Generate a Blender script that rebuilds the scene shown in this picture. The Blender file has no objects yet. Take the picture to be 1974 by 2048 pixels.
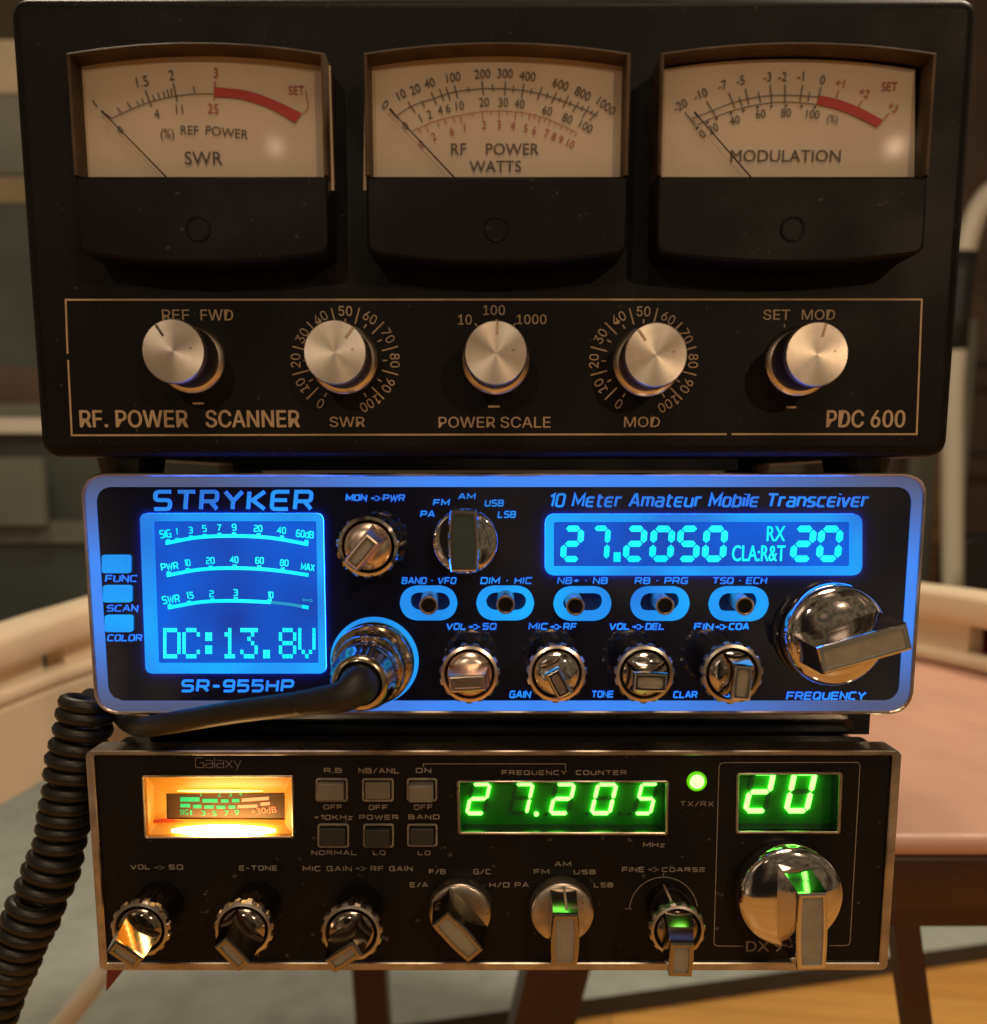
import bpy, math, random, os
from mathutils import Vector, Matrix
from mathutils.geometry import tessellate_polygon
random.seed(7)
S = bpy.context.scene
COL = S.collection

# ------------------------------------------------------------------ camera
F, CX, CY, HZ = 2100.0, 987.0, 1316.0, 960.0      # focal length, principal point and horizon of the photograph, in its pixels
D, H = 0.256, 0.55                                # camera to the front panels; camera above the floor
TH = math.atan((CY - HZ) / F)
cam = bpy.data.cameras.new('camera'); co = bpy.data.objects.new('camera', cam); COL.objects.link(co)
co.location = (0, -D, H); co.rotation_euler = (math.pi / 2 - TH, 0, 0)
cam.sensor_fit = 'VERTICAL'; cam.lens = 5.4; cam.sensor_height = 5.4 * 2048 / F; cam.sensor_width = cam.sensor_height
cam.shift_x = 0.0; cam.shift_y = (CY - 1024) / 2048
cam.clip_start = 0.01; cam.clip_end = 60
cam.dof.use_dof = True; cam.dof.focus_distance = 0.262; cam.dof.aperture_fstop = 5.4 / 2.4
S.camera = co

# ------------------------------------------------------------------ world, lamps, exposure
w = bpy.data.worlds.new('World'); S.world = w; w.use_nodes = True
nt = w.node_tree; N = nt.nodes; L = nt.links
bg = N['Background']
tc = N.new('ShaderNodeTexCoord'); no = N.new('ShaderNodeTexNoise'); no.inputs['Scale'].default_value = 2.3; no.inputs['Detail'].default_value = 4
L.new(tc.outputs['Generated'], no.inputs['Vector'])
cr = N.new('ShaderNodeValToRGB'); L.new(no.outputs['Fac'], cr.inputs['Fac'])
e = cr.color_ramp.elements
e[0].position = .38; e[0].color = (.012, .009, .007, 1); e[1].position = .70; e[1].color = (1.0, .74, .52, 1)
for p, c in ((.46, (.06, .04, .025)), (.52, (.16, .12, .07)), (.56, (.05, .045, .035)), (.62, (.30, .19, .12))):
    k = cr.color_ramp.elements.new(p); k.color = (*c, 1)
L.new(cr.outputs['Color'], bg.inputs['Color']); bg.inputs['Strength'].default_value = 1.0

def lamp(name, loc, aim, size, watts, col):
    l = bpy.data.lights.new(name, 'AREA'); l.shape = 'DISK'; l.size = size; l.energy = watts; l.color = col
    o = bpy.data.objects.new(name, l); COL.objects.link(o); o.location = loc
    o.rotation_euler = (Vector(aim) - Vector(loc)).to_track_quat('-Z', 'Y').to_euler()
    return o
lamp('room_lamp', (0.654, -1.6, 1.085), (0, 0, .62), .026, 3.9, (1, .70, .45))
lamp('room_lamp', (-0.355, -1.6, 1.085), (0, 0, .60), .020, 1.7, (1, .80, .58))
lamp('overhead_light', (0.1, -0.9, 2.3), (0, .1, .5), .8, 10, (1, .71, .47))  # large soft fill added overhead, not a known lamp
lamp('overhead_light', (-0.7, 1.0, 2.0), (0.05, .6, .4), .40, 9, (1, .84, .64))
lamp('overhead_light', (0.75, .42, 1.75), (-.1, .45, .42), .30, 13, (1, .83, .62))  # added light for the chair, kept off the front panels
S.view_settings.view_transform = 'Standard'; S.view_settings.look = 'None'; S.view_settings.exposure = 0; S.view_settings.gamma = 1
try: S.view_settings.use_curve_mapping = False
except Exception: pass
S.cycles.use_denoising = True
S.cycles.max_bounces = 8; S.cycles.glossy_bounces = 5; S.cycles.transparent_max_bounces = 12
S.cycles.sample_clamp_indirect = 6; S.cycles.caustics_reflective = False; S.cycles.caustics_refractive = False

# ------------------------------------------------------------------ photograph pixel -> point of a real plane
FWD = Vector((0, math.cos(TH), -math.sin(TH))); UP = Vector((0, math.sin(TH), math.cos(TH))); RT = Vector((1, 0, 0)); CL = Vector((0, -D, H))
def ray(px, py): return FWD + RT * ((px - CX) / F) - UP * ((py - CY) / F)
def PT(px, py, Y):
    d = ray(px, py); return CL + d * ((Y + D) / d.y)
def P(px, py, Y):
    v = PT(px, py, Y); return (v.x, v.z)
def PF(px, py, z):
    d = ray(px, py); return CL + d * ((z - H) / d.z)
def RR(px, py, Y, r): return (PT(px + r, py, Y) - PT(px - r, py, Y)).length / 2
def Z(x0, y0, s): return lambda x, y: (x0 + x / s, y0 + y / s)
Z1 = Z(0, 0, 2.6986); Z2 = Z(680, 50, 2.906); Z3 = Z(1274, 0, 2.6986); Z4 = Z(0, 560, 2.6986); Z5 = Z(560, 580, 2.1965); Z6 = Z(1274, 560, 2.6986)
SA = Z(150, 920, 3.4345); SB = Z(650, 930, 3.92); SC = Z(1050, 930, 2.3037); SD = Z(780, 1140, 2.4218)
GA = Z(150, 1480, 2.6606); GB = Z(780, 1480, 3.148); GC = Z(1300, 1480, 3.4345)
YM, YS, YG = -0.004, 0.0, -0.003                  # front planes of the three sets

# ------------------------------------------------------------------ materials
def mat(name, base, rough=.5, metal=0., emit=None, es=0., coat=0., spec=.5, aniso=0., noise=0., nscale=60., bump=0., bscale=900., rvar=0., alpha=None, dirt=None, dscale=400., sample=None):
    m = bpy.data.materials.new(name); m.use_nodes = True
    n = m.node_tree.nodes; l = m.node_tree.links; b = n['Principled BSDF']; b.name = 'p'
    I = b.inputs
    I['Base Color'].default_value = (*base, 1); I['Roughness'].default_value = rough; I['Metallic'].default_value = metal
    I['Coat Weight'].default_value = coat; I['Coat Roughness'].default_value = .04; I['Specular IOR Level'].default_value = spec
    if emit: I['Emission Color'].default_value = (*emit, 1); I['Emission Strength'].default_value = es
    if noise or bump or rvar or dirt:
        t = n.new('ShaderNodeTexCoord')
    if noise:
        q = n.new('ShaderNodeTexNoise'); q.inputs['Scale'].default_value = nscale; q.inputs['Detail'].default_value = 6; l.new(t.outputs['Object'], q.inputs['Vector'])
        r = n.new('ShaderNodeMapRange'); l.new(q.outputs['Fac'], r.inputs['Value'])
        r.inputs['From Min'].default_value = .3; r.inputs['From Max'].default_value = .7; r.inputs['To Min'].default_value = 1 - noise; r.inputs['To Max'].default_value = 1 + noise
        v = n.new('ShaderNodeMix'); v.data_type = 'RGBA'; v.blend_type = 'MULTIPLY'; v.inputs[0].default_value = 1
        v.inputs[6].default_value = (*base, 1); l.new(r.outputs['Result'], v.inputs[7]); l.new(v.outputs[2], I['Base Color'])
        last = v
    if dirt:                                       # dust specks and scuffs
        q2 = n.new('ShaderNodeTexNoise'); q2.inputs['Scale'].default_value = dscale; q2.inputs['Detail'].default_value = 3; l.new(t.outputs['Object'], q2.inputs['Vector'])
        r2 = n.new('ShaderNodeMapRange'); l.new(q2.outputs['Fac'], r2.inputs['Value']); r2.inputs['From Min'].default_value = .69; r2.inputs['From Max'].default_value = .76
        v2 = n.new('ShaderNodeMix'); v2.data_type = 'RGBA'; l.new(r2.outputs['Result'], v2.inputs[0])
        if noise: l.new(last.outputs[2], v2.inputs[6])
        else: v2.inputs[6].default_value = (*base, 1)
        v2.inputs[7].default_value = (*dirt, 1); l.new(v2.outputs[2], I['Base Color'])
    if rvar:
        q = n.new('ShaderNodeTexNoise'); q.inputs['Scale'].default_value = 45; q.inputs['Detail'].default_value = 5; l.new(t.outputs['Object'], q.inputs['Vector'])
        r = n.new('ShaderNodeMapRange'); l.new(q.outputs['Fac'], r.inputs['Value']); r.inputs['From Min'].default_value = .35; r.inputs['From Max'].default_value = .7
        r.inputs['To Min'].default_value = max(.01, rough - rvar); r.inputs['To Max'].default_value = rough + rvar; l.new(r.outputs['Result'], I['Roughness'])
    if bump:
        q = n.new('ShaderNodeTexNoise'); q.inputs['Scale'].default_value = bscale; q.inputs['Detail'].default_value = 3; l.new(t.outputs['Object'], q.inputs['Vector'])
        bp = n.new('ShaderNodeBump'); bp.inputs['Strength'].default_value = bump; bp.inputs['Distance'].default_value = .0002; l.new(q.outputs['Fac'], bp.inputs['Height']); l.new(bp.outputs['Normal'], I['Normal'])
    if aniso:
        I['Anisotropic'].default_value = aniso
        tg = n.new('ShaderNodeTangent'); tg.direction_type = 'RADIAL'; tg.axis = 'Y'; l.new(tg.outputs['Tangent'], I['Tangent'])
    if alpha is not None: I['Alpha'].default_value = alpha
    if sample: m.cycles.emission_sampling = sample
    return m
def glass(name, tint=(1, 1, 1), rough=.03, ior=1.45):
    m = bpy.data.materials.new(name); m.use_nodes = True; n = m.node_tree.nodes; l = m.node_tree.links; n.clear()
    o = n.new('ShaderNodeOutputMaterial'); t = n.new('ShaderNodeBsdfTransparent'); g = n.new('ShaderNodeBsdfGlossy'); x = n.new('ShaderNodeMixShader')
    fr = n.new('ShaderNodeFresnel'); fr.inputs['IOR'].default_value = ior
    t.inputs['Color'].default_value = (*tint, 1); g.inputs['Roughness'].default_value = rough; g.inputs['Color'].default_value = (1, 1, 1, 1)
    l.new(fr.outputs['Fac'], x.inputs['Fac']); l.new(t.outputs[0], x.inputs[1]); l.new(g.outputs[0], x.inputs[2]); l.new(x.outputs[0], o.inputs['Surface'])
    return m
M = dict(
 case=mat('painted_steel', (.0085, .0078, .0078), .46, spec=.13, noise=.25, bump=.09, bscale=1600, rvar=.08, dirt=(.05, .045, .04), dscale=700),
 gloss=mat('glossy_black_lacquer', (.008, .008, .009), .10, coat=.5, rvar=.04),
 meterblack=mat('meter_cover_plastic', (.0062, .0056, .0054), .42, spec=.12, rvar=.08, noise=.2, bump=.06, dirt=(.06, .055, .05), dscale=500),
 lens=mat('aged_clear_plastic', (.085, .060, .040), .50, spec=.12, noise=.45, nscale=110),
 pane=glass('meter_pane', rough=.06, ior=1.034),
 paper=mat('meter_dial_paper', (.60, .50, .365), .6, noise=.10, nscale=40),
 ink=mat('black_ink', (.075, .065, .045), .6), redink=mat('red_ink', (.36, .06, .045), .6), redband=mat('red_scale_band', (.42, .035, .03), .6),
 needle=mat('needle_black', (.03, .026, .02), .5),
 gold=mat('gold_print', (.50, .37, .22), .5, noise=.15, nscale=300),
 alu=mat('turned_aluminium', (.70, .61, .49), .36, 1, aniso=.7, noise=.22, nscale=140, dirt=(.25, .18, .11), dscale=420),
 aluedge=mat('polished_aluminium', (.80, .72, .60), .30, 1, noise=.1, nscale=200),
 knurl=mat('black_knurled_grip', (.03, .028, .026), .38, bump=.4, bscale=2600),
 chrome=mat('chrome', (.74, .70, .66), .05, 1, rvar=.03), chromeold=mat('worn_chrome', (.56, .50, .41), .34, 1, noise=.3, nscale=160, rvar=.1, dirt=(.10, .08, .05), dscale=500),
 copper=mat('warm_chrome', (.86, .70, .58), .26, 1, rvar=.05),
 brass=mat('nickel_plug', (.62, .52, .36), .16, 1, rvar=.06, noise=.15, nscale=200),
 satin=mat('satin_knob_face', (.34, .325, .26), .5, .5, noise=.12, nscale=300, bump=.1, bscale=2500),
 greycap=mat('grey_button_cap', (.20, .185, .15), .4, noise=.15), darkcap=mat('dark_button_cap', (.030, .032, .029), .4), mirror=mat('mirror_chrome', (.62, .60, .57), .025, 1), barrel=mat('dark_bronze_barrel', (.11, .075, .05), .16, 1, rvar=.06), darkchrome=mat('dark_reflection_chrome', (.40, .35, .28), .10, 1, rvar=.05),  # darkchrome: colour darkened to stand for dark reflections on the grips
 dusky=mat('dark_teal_knob_face', (.055, .085, .08), .35, .2, noise=.1),
 acryl=mat('black_acrylic_panel', (.010, .012, .030), .07, coat=.9, spec=.7, rvar=.05, dirt=(.03, .03, .035), dscale=600),
 gpanel=mat('black_printed_panel', (.0095, .0082, .0078), .40, spec=.18, rvar=.08, noise=.15, dirt=(.10, .09, .075), dscale=420, bump=.05),
 print=mat('faded_grey_print', (.27, .235, .18), .6, noise=.3, nscale=700),
 hole=mat('recess_black', (.006, .006, .007), .25),
 bluehole=mat('slot_dark', (.012, .016, .045), .3),
 rubber=mat('black_rubber', (.013, .013, .013), .5, bump=.12, bscale=700, noise=.2), cable=mat('black_cable_sheath', (.012, .013, .012), .42, bump=.06, bscale=500, noise=.15),
 blue=mat('blue_backlit', (.01, .05, .12), .3, spec=.3, emit=(.016, .29, 1.0), es=1.0), bluedge=mat('blue_halo_edge', (.01, .05, .12), .3, emit=(.008, .10, 1.0), es=26.0),  # bluedge: side walls given extra emission to throw a halo on the panel
 bluetext=mat('blue_backlit_print', (.01, .03, .08), .4, spec=.3, emit=(.018, .26, .95), es=.95, sample='NONE'), bluetextedge=mat('blue_print_halo_edge', (.05, .1, .2), .4, emit=(.012, .10, 1.0), es=5.0, sample='NONE'),  # bluetextedge: letter sides given strong emission for a halo around the print
 cyan=mat('cyan_liquid_crystal', (.0, .05, .05), .4, emit=(.0, .88, 1.0), es=1.3, spec=.2, sample='NONE'), cyandim=mat('cyan_liquid_crystal_dim', (.05, .2, .2), .4, emit=(.0, .30, .62), es=.9, sample='NONE'),
 smoke=glass('screen_pane', (1, 1, 1), .03, 1.2),
 greenback=mat('green_halo_back', (.003, .24, .003), .5), greenled=mat('green_segment', (.3, .6, .3), .4, emit=(.15, 1.0, .08), es=5.4), greenoff=mat('unlit_segment', (.008, .10, .012), .5),
 greenlamp=mat('green_lamp', (.1, .5, .1), .4, emit=(.30, 1.0, .17), es=3.2), greenrim=mat('green_lamp_rim', (.05, .5, .02), .3, emit=(.16, .75, .0), es=.75),
 amber=mat('amber_plastic_glow', (.80, .40, .06), .28, emit=(1.0, .33, .02), es=.22), lampglow=mat('meter_bulb', (1, .9, .7), .4, emit=(1.0, .62, .22), es=20.0), lampglow2=mat('meter_bulb_glow', (1, .9, .7), .4, emit=(1.0, .55, .14), es=3.0),  # amber plastic given emission of its own for the bulbs' light in it
 gscale=mat('green_scale_bar_glow', (.02, .3, .1), .5, emit=(.012, .62, .16), es=.8), rscale=mat('orange_scale_bar_glow', (.5, .1, .03), .5, emit=(1.0, .42, .16), es=1.1), redtext=mat('red_scale_print_glow', (.5, .06, .03), .5, emit=(1.0, .34, .10), es=1.0),  # bars and print given emission, as if lit by the bulbs
 dialdark=mat('signal_dial', (.12, .065, .022), .5), redneedle=mat('red_needle_glow', (.6, .06, .02), .4, emit=(.75, .09, .01), es=.35),  # needle also given emission, as if lit
 seat=mat('salmon_seat', (.62, .36, .26), .5, noise=.08, nscale=12, rvar=.1), cream=mat('cream_paint', (.78, .66, .47), .45, noise=.08, nscale=14),
 brown=mat('dark_brown_wood', (.055, .022, .015), .4, noise=.25, nscale=20), redfab=mat('dark_red_fabric', (.22, .015, .02), .8, noise=.3), redplastic=mat('dark_red_plastic', (.16, .022, .018), .3),
 rug=mat('grey_rug', (.42, .46, .42), .9, noise=.12, nscale=30, bump=.4, bscale=300), rugedge=mat('dark_rug_edge', (.05, .045, .035), .9),
 whitepaint=mat('white_enamel', (.72, .68, .56), .35), greypaint=mat('grey_enamel', (.155, .16, .135), .5, noise=.2, nscale=8), darkgrey=mat('dark_grey_enamel', (.065, .076, .066), .5, noise=.3, nscale=6),
 teal=mat('dark_teal_enamel', (.05, .06, .055), .5, noise=.3, nscale=6), tan=mat('tan_board', (.22, .17, .09), .7, noise=.15, nscale=9), creambox=mat('cream_card', (.44, .37, .23), .7, noise=.1, nscale=9),
 umber=mat('brown_board', (.09, .06, .045), .7, noise=.2, nscale=9), rust=mat('rusty_post', (.24, .13, .06), .7, noise=.4, nscale=30), black=mat('black_metal', (.015, .015, .015), .5),
 wallm=mat('olive_brown_wall', (.13, .115, .085), .9, noise=.25, nscale=3),  # the wall's own dark olive brown, uneven in tone
)
# wooden floor: planks by brick texture, grain by stretched noise
def woodfloor():
    m = mat('oak_floor', (.5, .25, .07), .35); n = m.node_tree.nodes; l = m.node_tree.links; b = n['p']
    t = n.new('ShaderNodeTexCoord'); mp = n.new('ShaderNodeMapping'); mp.inputs['Rotation'].default_value = (0, 0, .16); l.new(t.outputs['Object'], mp.inputs['Vector'])
    br = n.new('ShaderNodeTexBrick'); br.inputs['Scale'].default_value = 9; br.inputs['Color1'].default_value = (.80, .43, .12, 1); br.inputs['Color2'].default_value = (.68, .34, .09, 1); br.inputs['Mortar'].default_value = (.22, .09, .02, 1)
    br.inputs['Mortar Size'].default_value = .006; br.inputs['Brick Width'].default_value = 8; br.inputs['Row Height'].default_value = .6; l.new(mp.outputs['Vector'], br.inputs['Vector'])
    m2 = n.new('ShaderNodeMapping'); m2.inputs['Scale'].default_value = (3, 40, 1); l.new(mp.outputs['Vector'], m2.inputs['Vector'])
    q = n.new('ShaderNodeTexNoise'); q.inputs['Scale'].default_value = 2; q.inputs['Detail'].default_value = 6; l.new(m2.outputs['Vector'], q.inputs['Vector'])
    r = n.new('ShaderNodeMapRange'); r.inputs['To Min'].default_value = .7; r.inputs['To Max'].default_value = 1.25; l.new(q.outputs['Fac'], r.inputs['Value'])
    v = n.new('ShaderNodeMix'); v.data_type = 'RGBA'; v.blend_type = 'MULTIPLY'; v.inputs[0].default_value = 1; l.new(br.outputs['Color'], v.inputs[6]); l.new(r.outputs['Result'], v.inputs[7]); l.new(v.outputs[2], b.inputs['Base Color'])
    return m
M['floor'] = woodfloor()
# light guide: lamp falloff painted into the emission, weaker in the corners
def lightguide():
    m = mat('blue_edge_light_guide', (.05, .07, .12), .25, emit=(.05, .20, .80), es=1); n = m.node_tree.nodes; l = m.node_tree.links; b = n['p']
    t = n.new('ShaderNodeTexCoord'); sx = n.new('ShaderNodeSeparateXYZ'); l.new(t.outputs['Object'], sx.inputs[0])
    def bump(out, c, w_):
        a = n.new('ShaderNodeMath'); a.operation = 'SUBTRACT'; l.new(out, a.inputs[0]); a.inputs[1].default_value = c
        b_ = n.new('ShaderNodeMath'); b_.operation = 'ABSOLUTE'; l.new(a.outputs[0], b_.inputs[0])
        r = n.new('ShaderNodeMapRange'); r.interpolation_type = 'SMOOTHSTEP'; l.new(b_.outputs[0], r.inputs['Value']); r.inputs['From Min'].default_value = 0; r.inputs['From Max'].default_value = w_; r.inputs['To Min'].default_value = 1; r.inputs['To Max'].default_value = 0
        return r.outputs['Result']
    ax = bump(sx.outputs['X'], 0.012, .098); az = bump(sx.outputs['Z'], LGZ, .032)
    mx = n.new('ShaderNodeMath'); mx.operation = 'MAXIMUM'; l.new(ax, mx.inputs[0]); l.new(az, mx.inputs[1])
    c = n.new('ShaderNodeValToRGB'); l.new(mx.outputs[0], c.inputs['Fac'])
    c.color_ramp.elements[0].color = (.075, .09, .19, 1); c.color_ramp.elements[0].position = .05; c.color_ramp.elements[1].color = (.045, .26, 1.0, 1); c.color_ramp.elements[1].position = .85
    l.new(c.outputs['Color'], b.inputs['Emission Color']); b.inputs['Emission Strength'].default_value = .9
    return m
LGZ = P(990, 1190, YS)[1]
M['guide'] = lightguide()
def lcdblue():
    m = mat('blue_lcd_backlight', (.002, .004, .02), .5, spec=.1, emit=(.012, .055, .50), es=1, sample='NONE'); n = m.node_tree.nodes; l = m.node_tree.links; b = n['p']
    t = n.new('ShaderNodeTexCoord'); q = n.new('ShaderNodeTexNoise'); q.inputs['Scale'].default_value = 34; q.inputs['Detail'].default_value = 2; l.new(t.outputs['Object'], q.inputs['Vector'])
    c = n.new('ShaderNodeValToRGB'); l.new(q.outputs['Fac'], c.inputs['Fac']); c.color_ramp.elements[0].color = (.012, .045, .34, 1); c.color_ramp.elements[0].position = .3; c.color_ramp.elements[1].color = (.004, .13, .80, 1); c.color_ramp.elements[1].position = .7
    l.new(c.outputs['Color'], b.inputs['Emission Color']); b.inputs['Emission Strength'].default_value = 1.0
    return m
M['lcd'] = lcdblue()
def uneven_emission(m, lo, hi, c0, c1, scale=38):                          # uneven lamp light painted into the emission as noise
    n = m.node_tree.nodes; l = m.node_tree.links; b = n['p']; t = n.new('ShaderNodeTexCoord'); q = n.new('ShaderNodeTexNoise'); q.inputs['Scale'].default_value = scale; q.inputs['Detail'].default_value = 1; l.new(t.outputs['Object'], q.inputs['Vector'])
    c = n.new('ShaderNodeValToRGB'); l.new(q.outputs['Fac'], c.inputs['Fac']); c.color_ramp.elements[0].position = .32; c.color_ramp.elements[1].position = .68; c.color_ramp.elements[0].color = (*[v * lo for v in c0], 1); c.color_ramp.elements[1].color = (*[v * hi for v in c1], 1)
    l.new(c.outputs['Color'], b.inputs['Emission Color'])
uneven_emission(M['blue'], .78, 1.0, (.022, .24, .95), (.008, .44, 1.08)); uneven_emission(M['bluetext'], .72, 1.0, (.03, .24, .90), (.012, .36, 1.05), 50); uneven_emission(M['cyan'], .86, 1.05, (.0, .80, 1.0), (.02, .98, 1.0), 60)

# ------------------------------------------------------------------ mesh building
class MB:
    def __init__(s): s.v = []; s.f = []; s.m = []; s.sm = []
    def add(s, vs, fs, mi=0, smooth=False):
        o = len(s.v); s.v += [tuple(v) for v in vs]
        for f in fs: s.f.append([i + o for i in f]); s.m.append(mi); s.sm.append(smooth)
    def box(s, x0, x1, y0, y1, z0, z1, mi=0):
        s.add([(x, y, z) for x in (x0, x1) for y in (y0, y1) for z in (z0, z1)], [(0, 1, 3, 2), (4, 6, 7, 5), (0, 4, 5, 1), (2, 3, 7, 6), (0, 2, 6, 4), (1, 5, 7, 3)], mi)
    def loft(s, loops, mi=0, cap0=True, cap1=True, smooth=False):      # loops of equal length, first one nearest the viewer
        n = len(loops[0]); vs = [p for lp in loops for p in lp]; fs = []
        for k in range(len(loops) - 1):
            for i in range(n):
                j = (i + 1) % n; fs.append((k * n + i, k * n + j, (k + 1) * n + j, (k + 1) * n + i))
        s.add(vs, fs, mi, smooth)
        if cap0: s.add(loops[0], [tuple(range(n))], mi)
        if cap1: s.add(loops[-1], [tuple(range(n))[::-1]], mi)
    def prism(s, out, yf, yb, bev=0., mi=0, side=None, steps=3):
        if bev <= 0:
            s.loft([[(x, yf, z) for x, z in out], [(x, yb, z) for x, z in out]], mi if side is None else side, cap0=False)
            s.add([(x, yf, z) for x, z in out], [tuple(range(len(out)))], mi); return
        loops = []
        for k in range(steps + 1):
            a = math.pi / 2 * k / steps; ins = bev * (1 - math.sin(a)); dy = bev * (1 - math.cos(a))
            loops.append([(x, yf + dy, z) for x, z in inset(out, ins)])
        loops.append([(x, yb, z) for x, z in out]); s.loft(loops, mi, smooth=True)
        s.sm[-1] = s.sm[-2] = False
    def ring(s, o, i, yf, yb, mi=0, side=None, bev=0.):
        isd = mi; side = mi if side is None else side; n = len(o)
        q = [(k, (k + 1) % n, (k + 1) % n + n, k + n) for k in range(n)]
        o2, i2 = (inset(o, bev), inset(i, -bev)) if bev else (o, i)
        s.add([(x, yf, z) for x, z in o2] + [(x, yf, z) for x, z in i2], q, mi)
        if bev:
            s.add([(x, yf, z) for x, z in o2] + [(x, yf + bev, z) for x, z in o], q, mi); s.add([(x, yf, z) for x, z in i2] + [(x, yf + bev, z) for x, z in i], q, mi)
        s.add([(x, yf + bev, z) for x, z in o] + [(x, yb, z) for x, z in o], q, side); s.add([(x, yf + bev, z) for x, z in i] + [(x, yb, z) for x, z in i], q, isd)
        s.add([(x, yb, z) for x, z in o] + [(x, yb, z) for x, z in i], q, side)
    def sheet(s, outer, holes, y, mi=0):
        polys = [[Vector((x, z, 0)) for x, z in outer]] + [[Vector((x, z, 0)) for x, z in h] for h in holes]
        flat = [p for q in polys for p in q]
        s.add([(p.x, y, p.y) for p in flat], tessellate_polygon(polys), mi)
    def lathe(s, prof, cx, cz, Y0, n=48, mi=0, smooth=True, cap=True, teeth=0, td=0., ts=None):   # profile of (radius, height towards the viewer)
        loops = []
        for (r, d) in prof:
            lp = []
            for k in range(n):
                a = 2 * math.pi * k / n; rr = r
                if teeth and ts and (r, d) in ts and (k * teeth * 2 // n) % 2: rr = r - td
                lp.append((cx + rr * math.cos(a), Y0 - d, cz + rr * math.sin(a)))
            loops.append(lp)
        s.loft(loops[::-1], mi, cap0=cap, cap1=False, smooth=smooth)
    def tube(s, pts, r, n=12, mi=0, caps=True, rs=None):
        pts = [Vector(p) for p in pts]; loops = []; up = Vector((.13, .21, .97))
        for k, p in enumerate(pts):
            t = (pts[min(k + 1, len(pts) - 1)] - pts[max(k - 1, 0)]).normalized()
            up = (up - t * up.dot(t)).normalized(); b = t.cross(up); q = rs[k] if rs else r
            loops.append([p + (up * math.cos(2 * math.pi * i / n) + b * math.sin(2 * math.pi * i / n)) * q for i in range(n)])
        s.loft(loops, mi, caps, caps, smooth=True)
    def strip(s, pts, t, y, mi=0, depth=0., side=None, closed=False):   # a flat stroke along (x, z) points
        n = len(pts); Lp = []; Rp = []
        for k in range(n):
            a = pts[k - 1] if k or closed else None; b = pts[(k + 1) % n] if k < n - 1 or closed else None; p = pts[k]
            d1 = nrm(p[0] - a[0], p[1] - a[1]) if a else None; d2 = nrm(b[0] - p[0], b[1] - p[1]) if b else None
            d1 = d1 or d2; d2 = d2 or d1
            n1 = (-d1[1], d1[0]); n2 = (-d2[1], d2[0]); mx, mz = nrm(n1[0] + n2[0], n1[1] + n2[1]) if abs(n1[0] + n2[0]) + abs(n1[1] + n2[1]) > 1e-6 else n1
            c = max(.45, mx * n1[0] + mz * n1[1]); h = t / 2 / c
            Lp.append((p[0] + mx * h, p[1] + mz * h)); Rp.append((p[0] - mx * h, p[1] - mz * h))
        q = [(k, (k + 1) % n, (k + 1) % n + n, k + n) for k in range(n if closed else n - 1)]
        s.add([(x, y, z) for x, z in Lp] + [(x, y, z) for x, z in Rp], q, mi)
        if depth:
            for E in (Lp, Rp): s.add([(x, y, z) for x, z in E] + [(x, y + depth, z) for x, z in E], q, mi if side is None else side)
            if not closed:
                for k in (0, n - 1): s.add([(Lp[k][0], y, Lp[k][1]), (Rp[k][0], y, Rp[k][1]), (Rp[k][0], y + depth, Rp[k][1]), (Lp[k][0], y + depth, Lp[k][1])], [(0, 1, 2, 3)], mi if side is None else side)
    def build(s, name, ms, parent=None):
        me = bpy.data.meshes.new(name); me.from_pydata(s.v, [], s.f)
        for m in (ms if isinstance(ms, (list, tuple)) else [ms]): me.materials.append(M[m] if isinstance(m, str) else m)
        me.polygons.foreach_set('material_index', s.m); me.polygons.foreach_set('use_smooth', s.sm); me.update()
        import bmesh
        b = bmesh.new(); b.from_mesh(me); bmesh.ops.remove_doubles(b, verts=b.verts, dist=1e-7); bmesh.ops.recalc_face_normals(b, faces=b.faces); b.to_mesh(me); b.free()
        o = bpy.data.objects.new(name, me); COL.objects.link(o)
        if parent:
            o.parent = parent
            if parent.parent is None and parent.type == 'EMPTY': o.matrix_parent_inverse = Matrix.Translation(-parent.location)
        return o
def nrm(x, y):
    l = math.hypot(x, y) or 1e-12; return (x / l, y / l)
def area(o): return sum(o[i - 1][0] * o[i][1] - o[i][0] * o[i - 1][1] for i in range(len(o)))
def inset(o, d):
    n = len(o); sg = 1 if area(o) > 0 else -1; out = []
    for k in range(n):
        a, p, b = o[k - 1], o[k], o[(k + 1) % n]
        d1 = nrm(p[0] - a[0], p[1] - a[1]); d2 = nrm(b[0] - p[0], b[1] - p[1]); n1 = (-d1[1] * sg, d1[0] * sg); n2 = (-d2[1] * sg, d2[0] * sg)
        m = nrm(n1[0] + n2[0], n1[1] + n2[1]); c = max(.5, m[0] * n1[0] + m[1] * n1[1]); out.append((p[0] + m[0] * d / c, p[1] + m[1] * d / c))
    return out
def rounded(c, r, n=6):
    out = []; m = len(c)
    for k in range(m):
        if isinstance(r, (list, tuple)) and r[k] == 0: out.append(tuple(c[k])); continue
        a, p, b = Vector(c[k - 1]), Vector(c[k]), Vector(c[(k + 1) % m]); rr = r[k] if isinstance(r, (list, tuple)) else r
        d1 = (a - p).normalized(); d2 = (b - p).normalized(); ang = d1.angle(d2); t = min(rr / math.tan(ang / 2), (a - p).length * .5, (b - p).length * .5); q0, q1 = p + d1 * t, p + d2 * t
        for i in range(n + 1):
            u = i / n; cc = (p * 2 * (1 - u) * u * .83 + q0 * ((1 - u) ** 2 + (1 - u) * u * .17) + q1 * (u * u + (1 - u) * u * .17)); out.append((cc.x, cc.y))
    return out
def rq(c, Y, r, n=6): return rounded([P(*p, Y) for p in c], r, n)
def rect(zf, x0, y0, x1, y1): return [zf(x0, y0), zf(x1, y0), zf(x1, y1), zf(x0, y1)]
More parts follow.
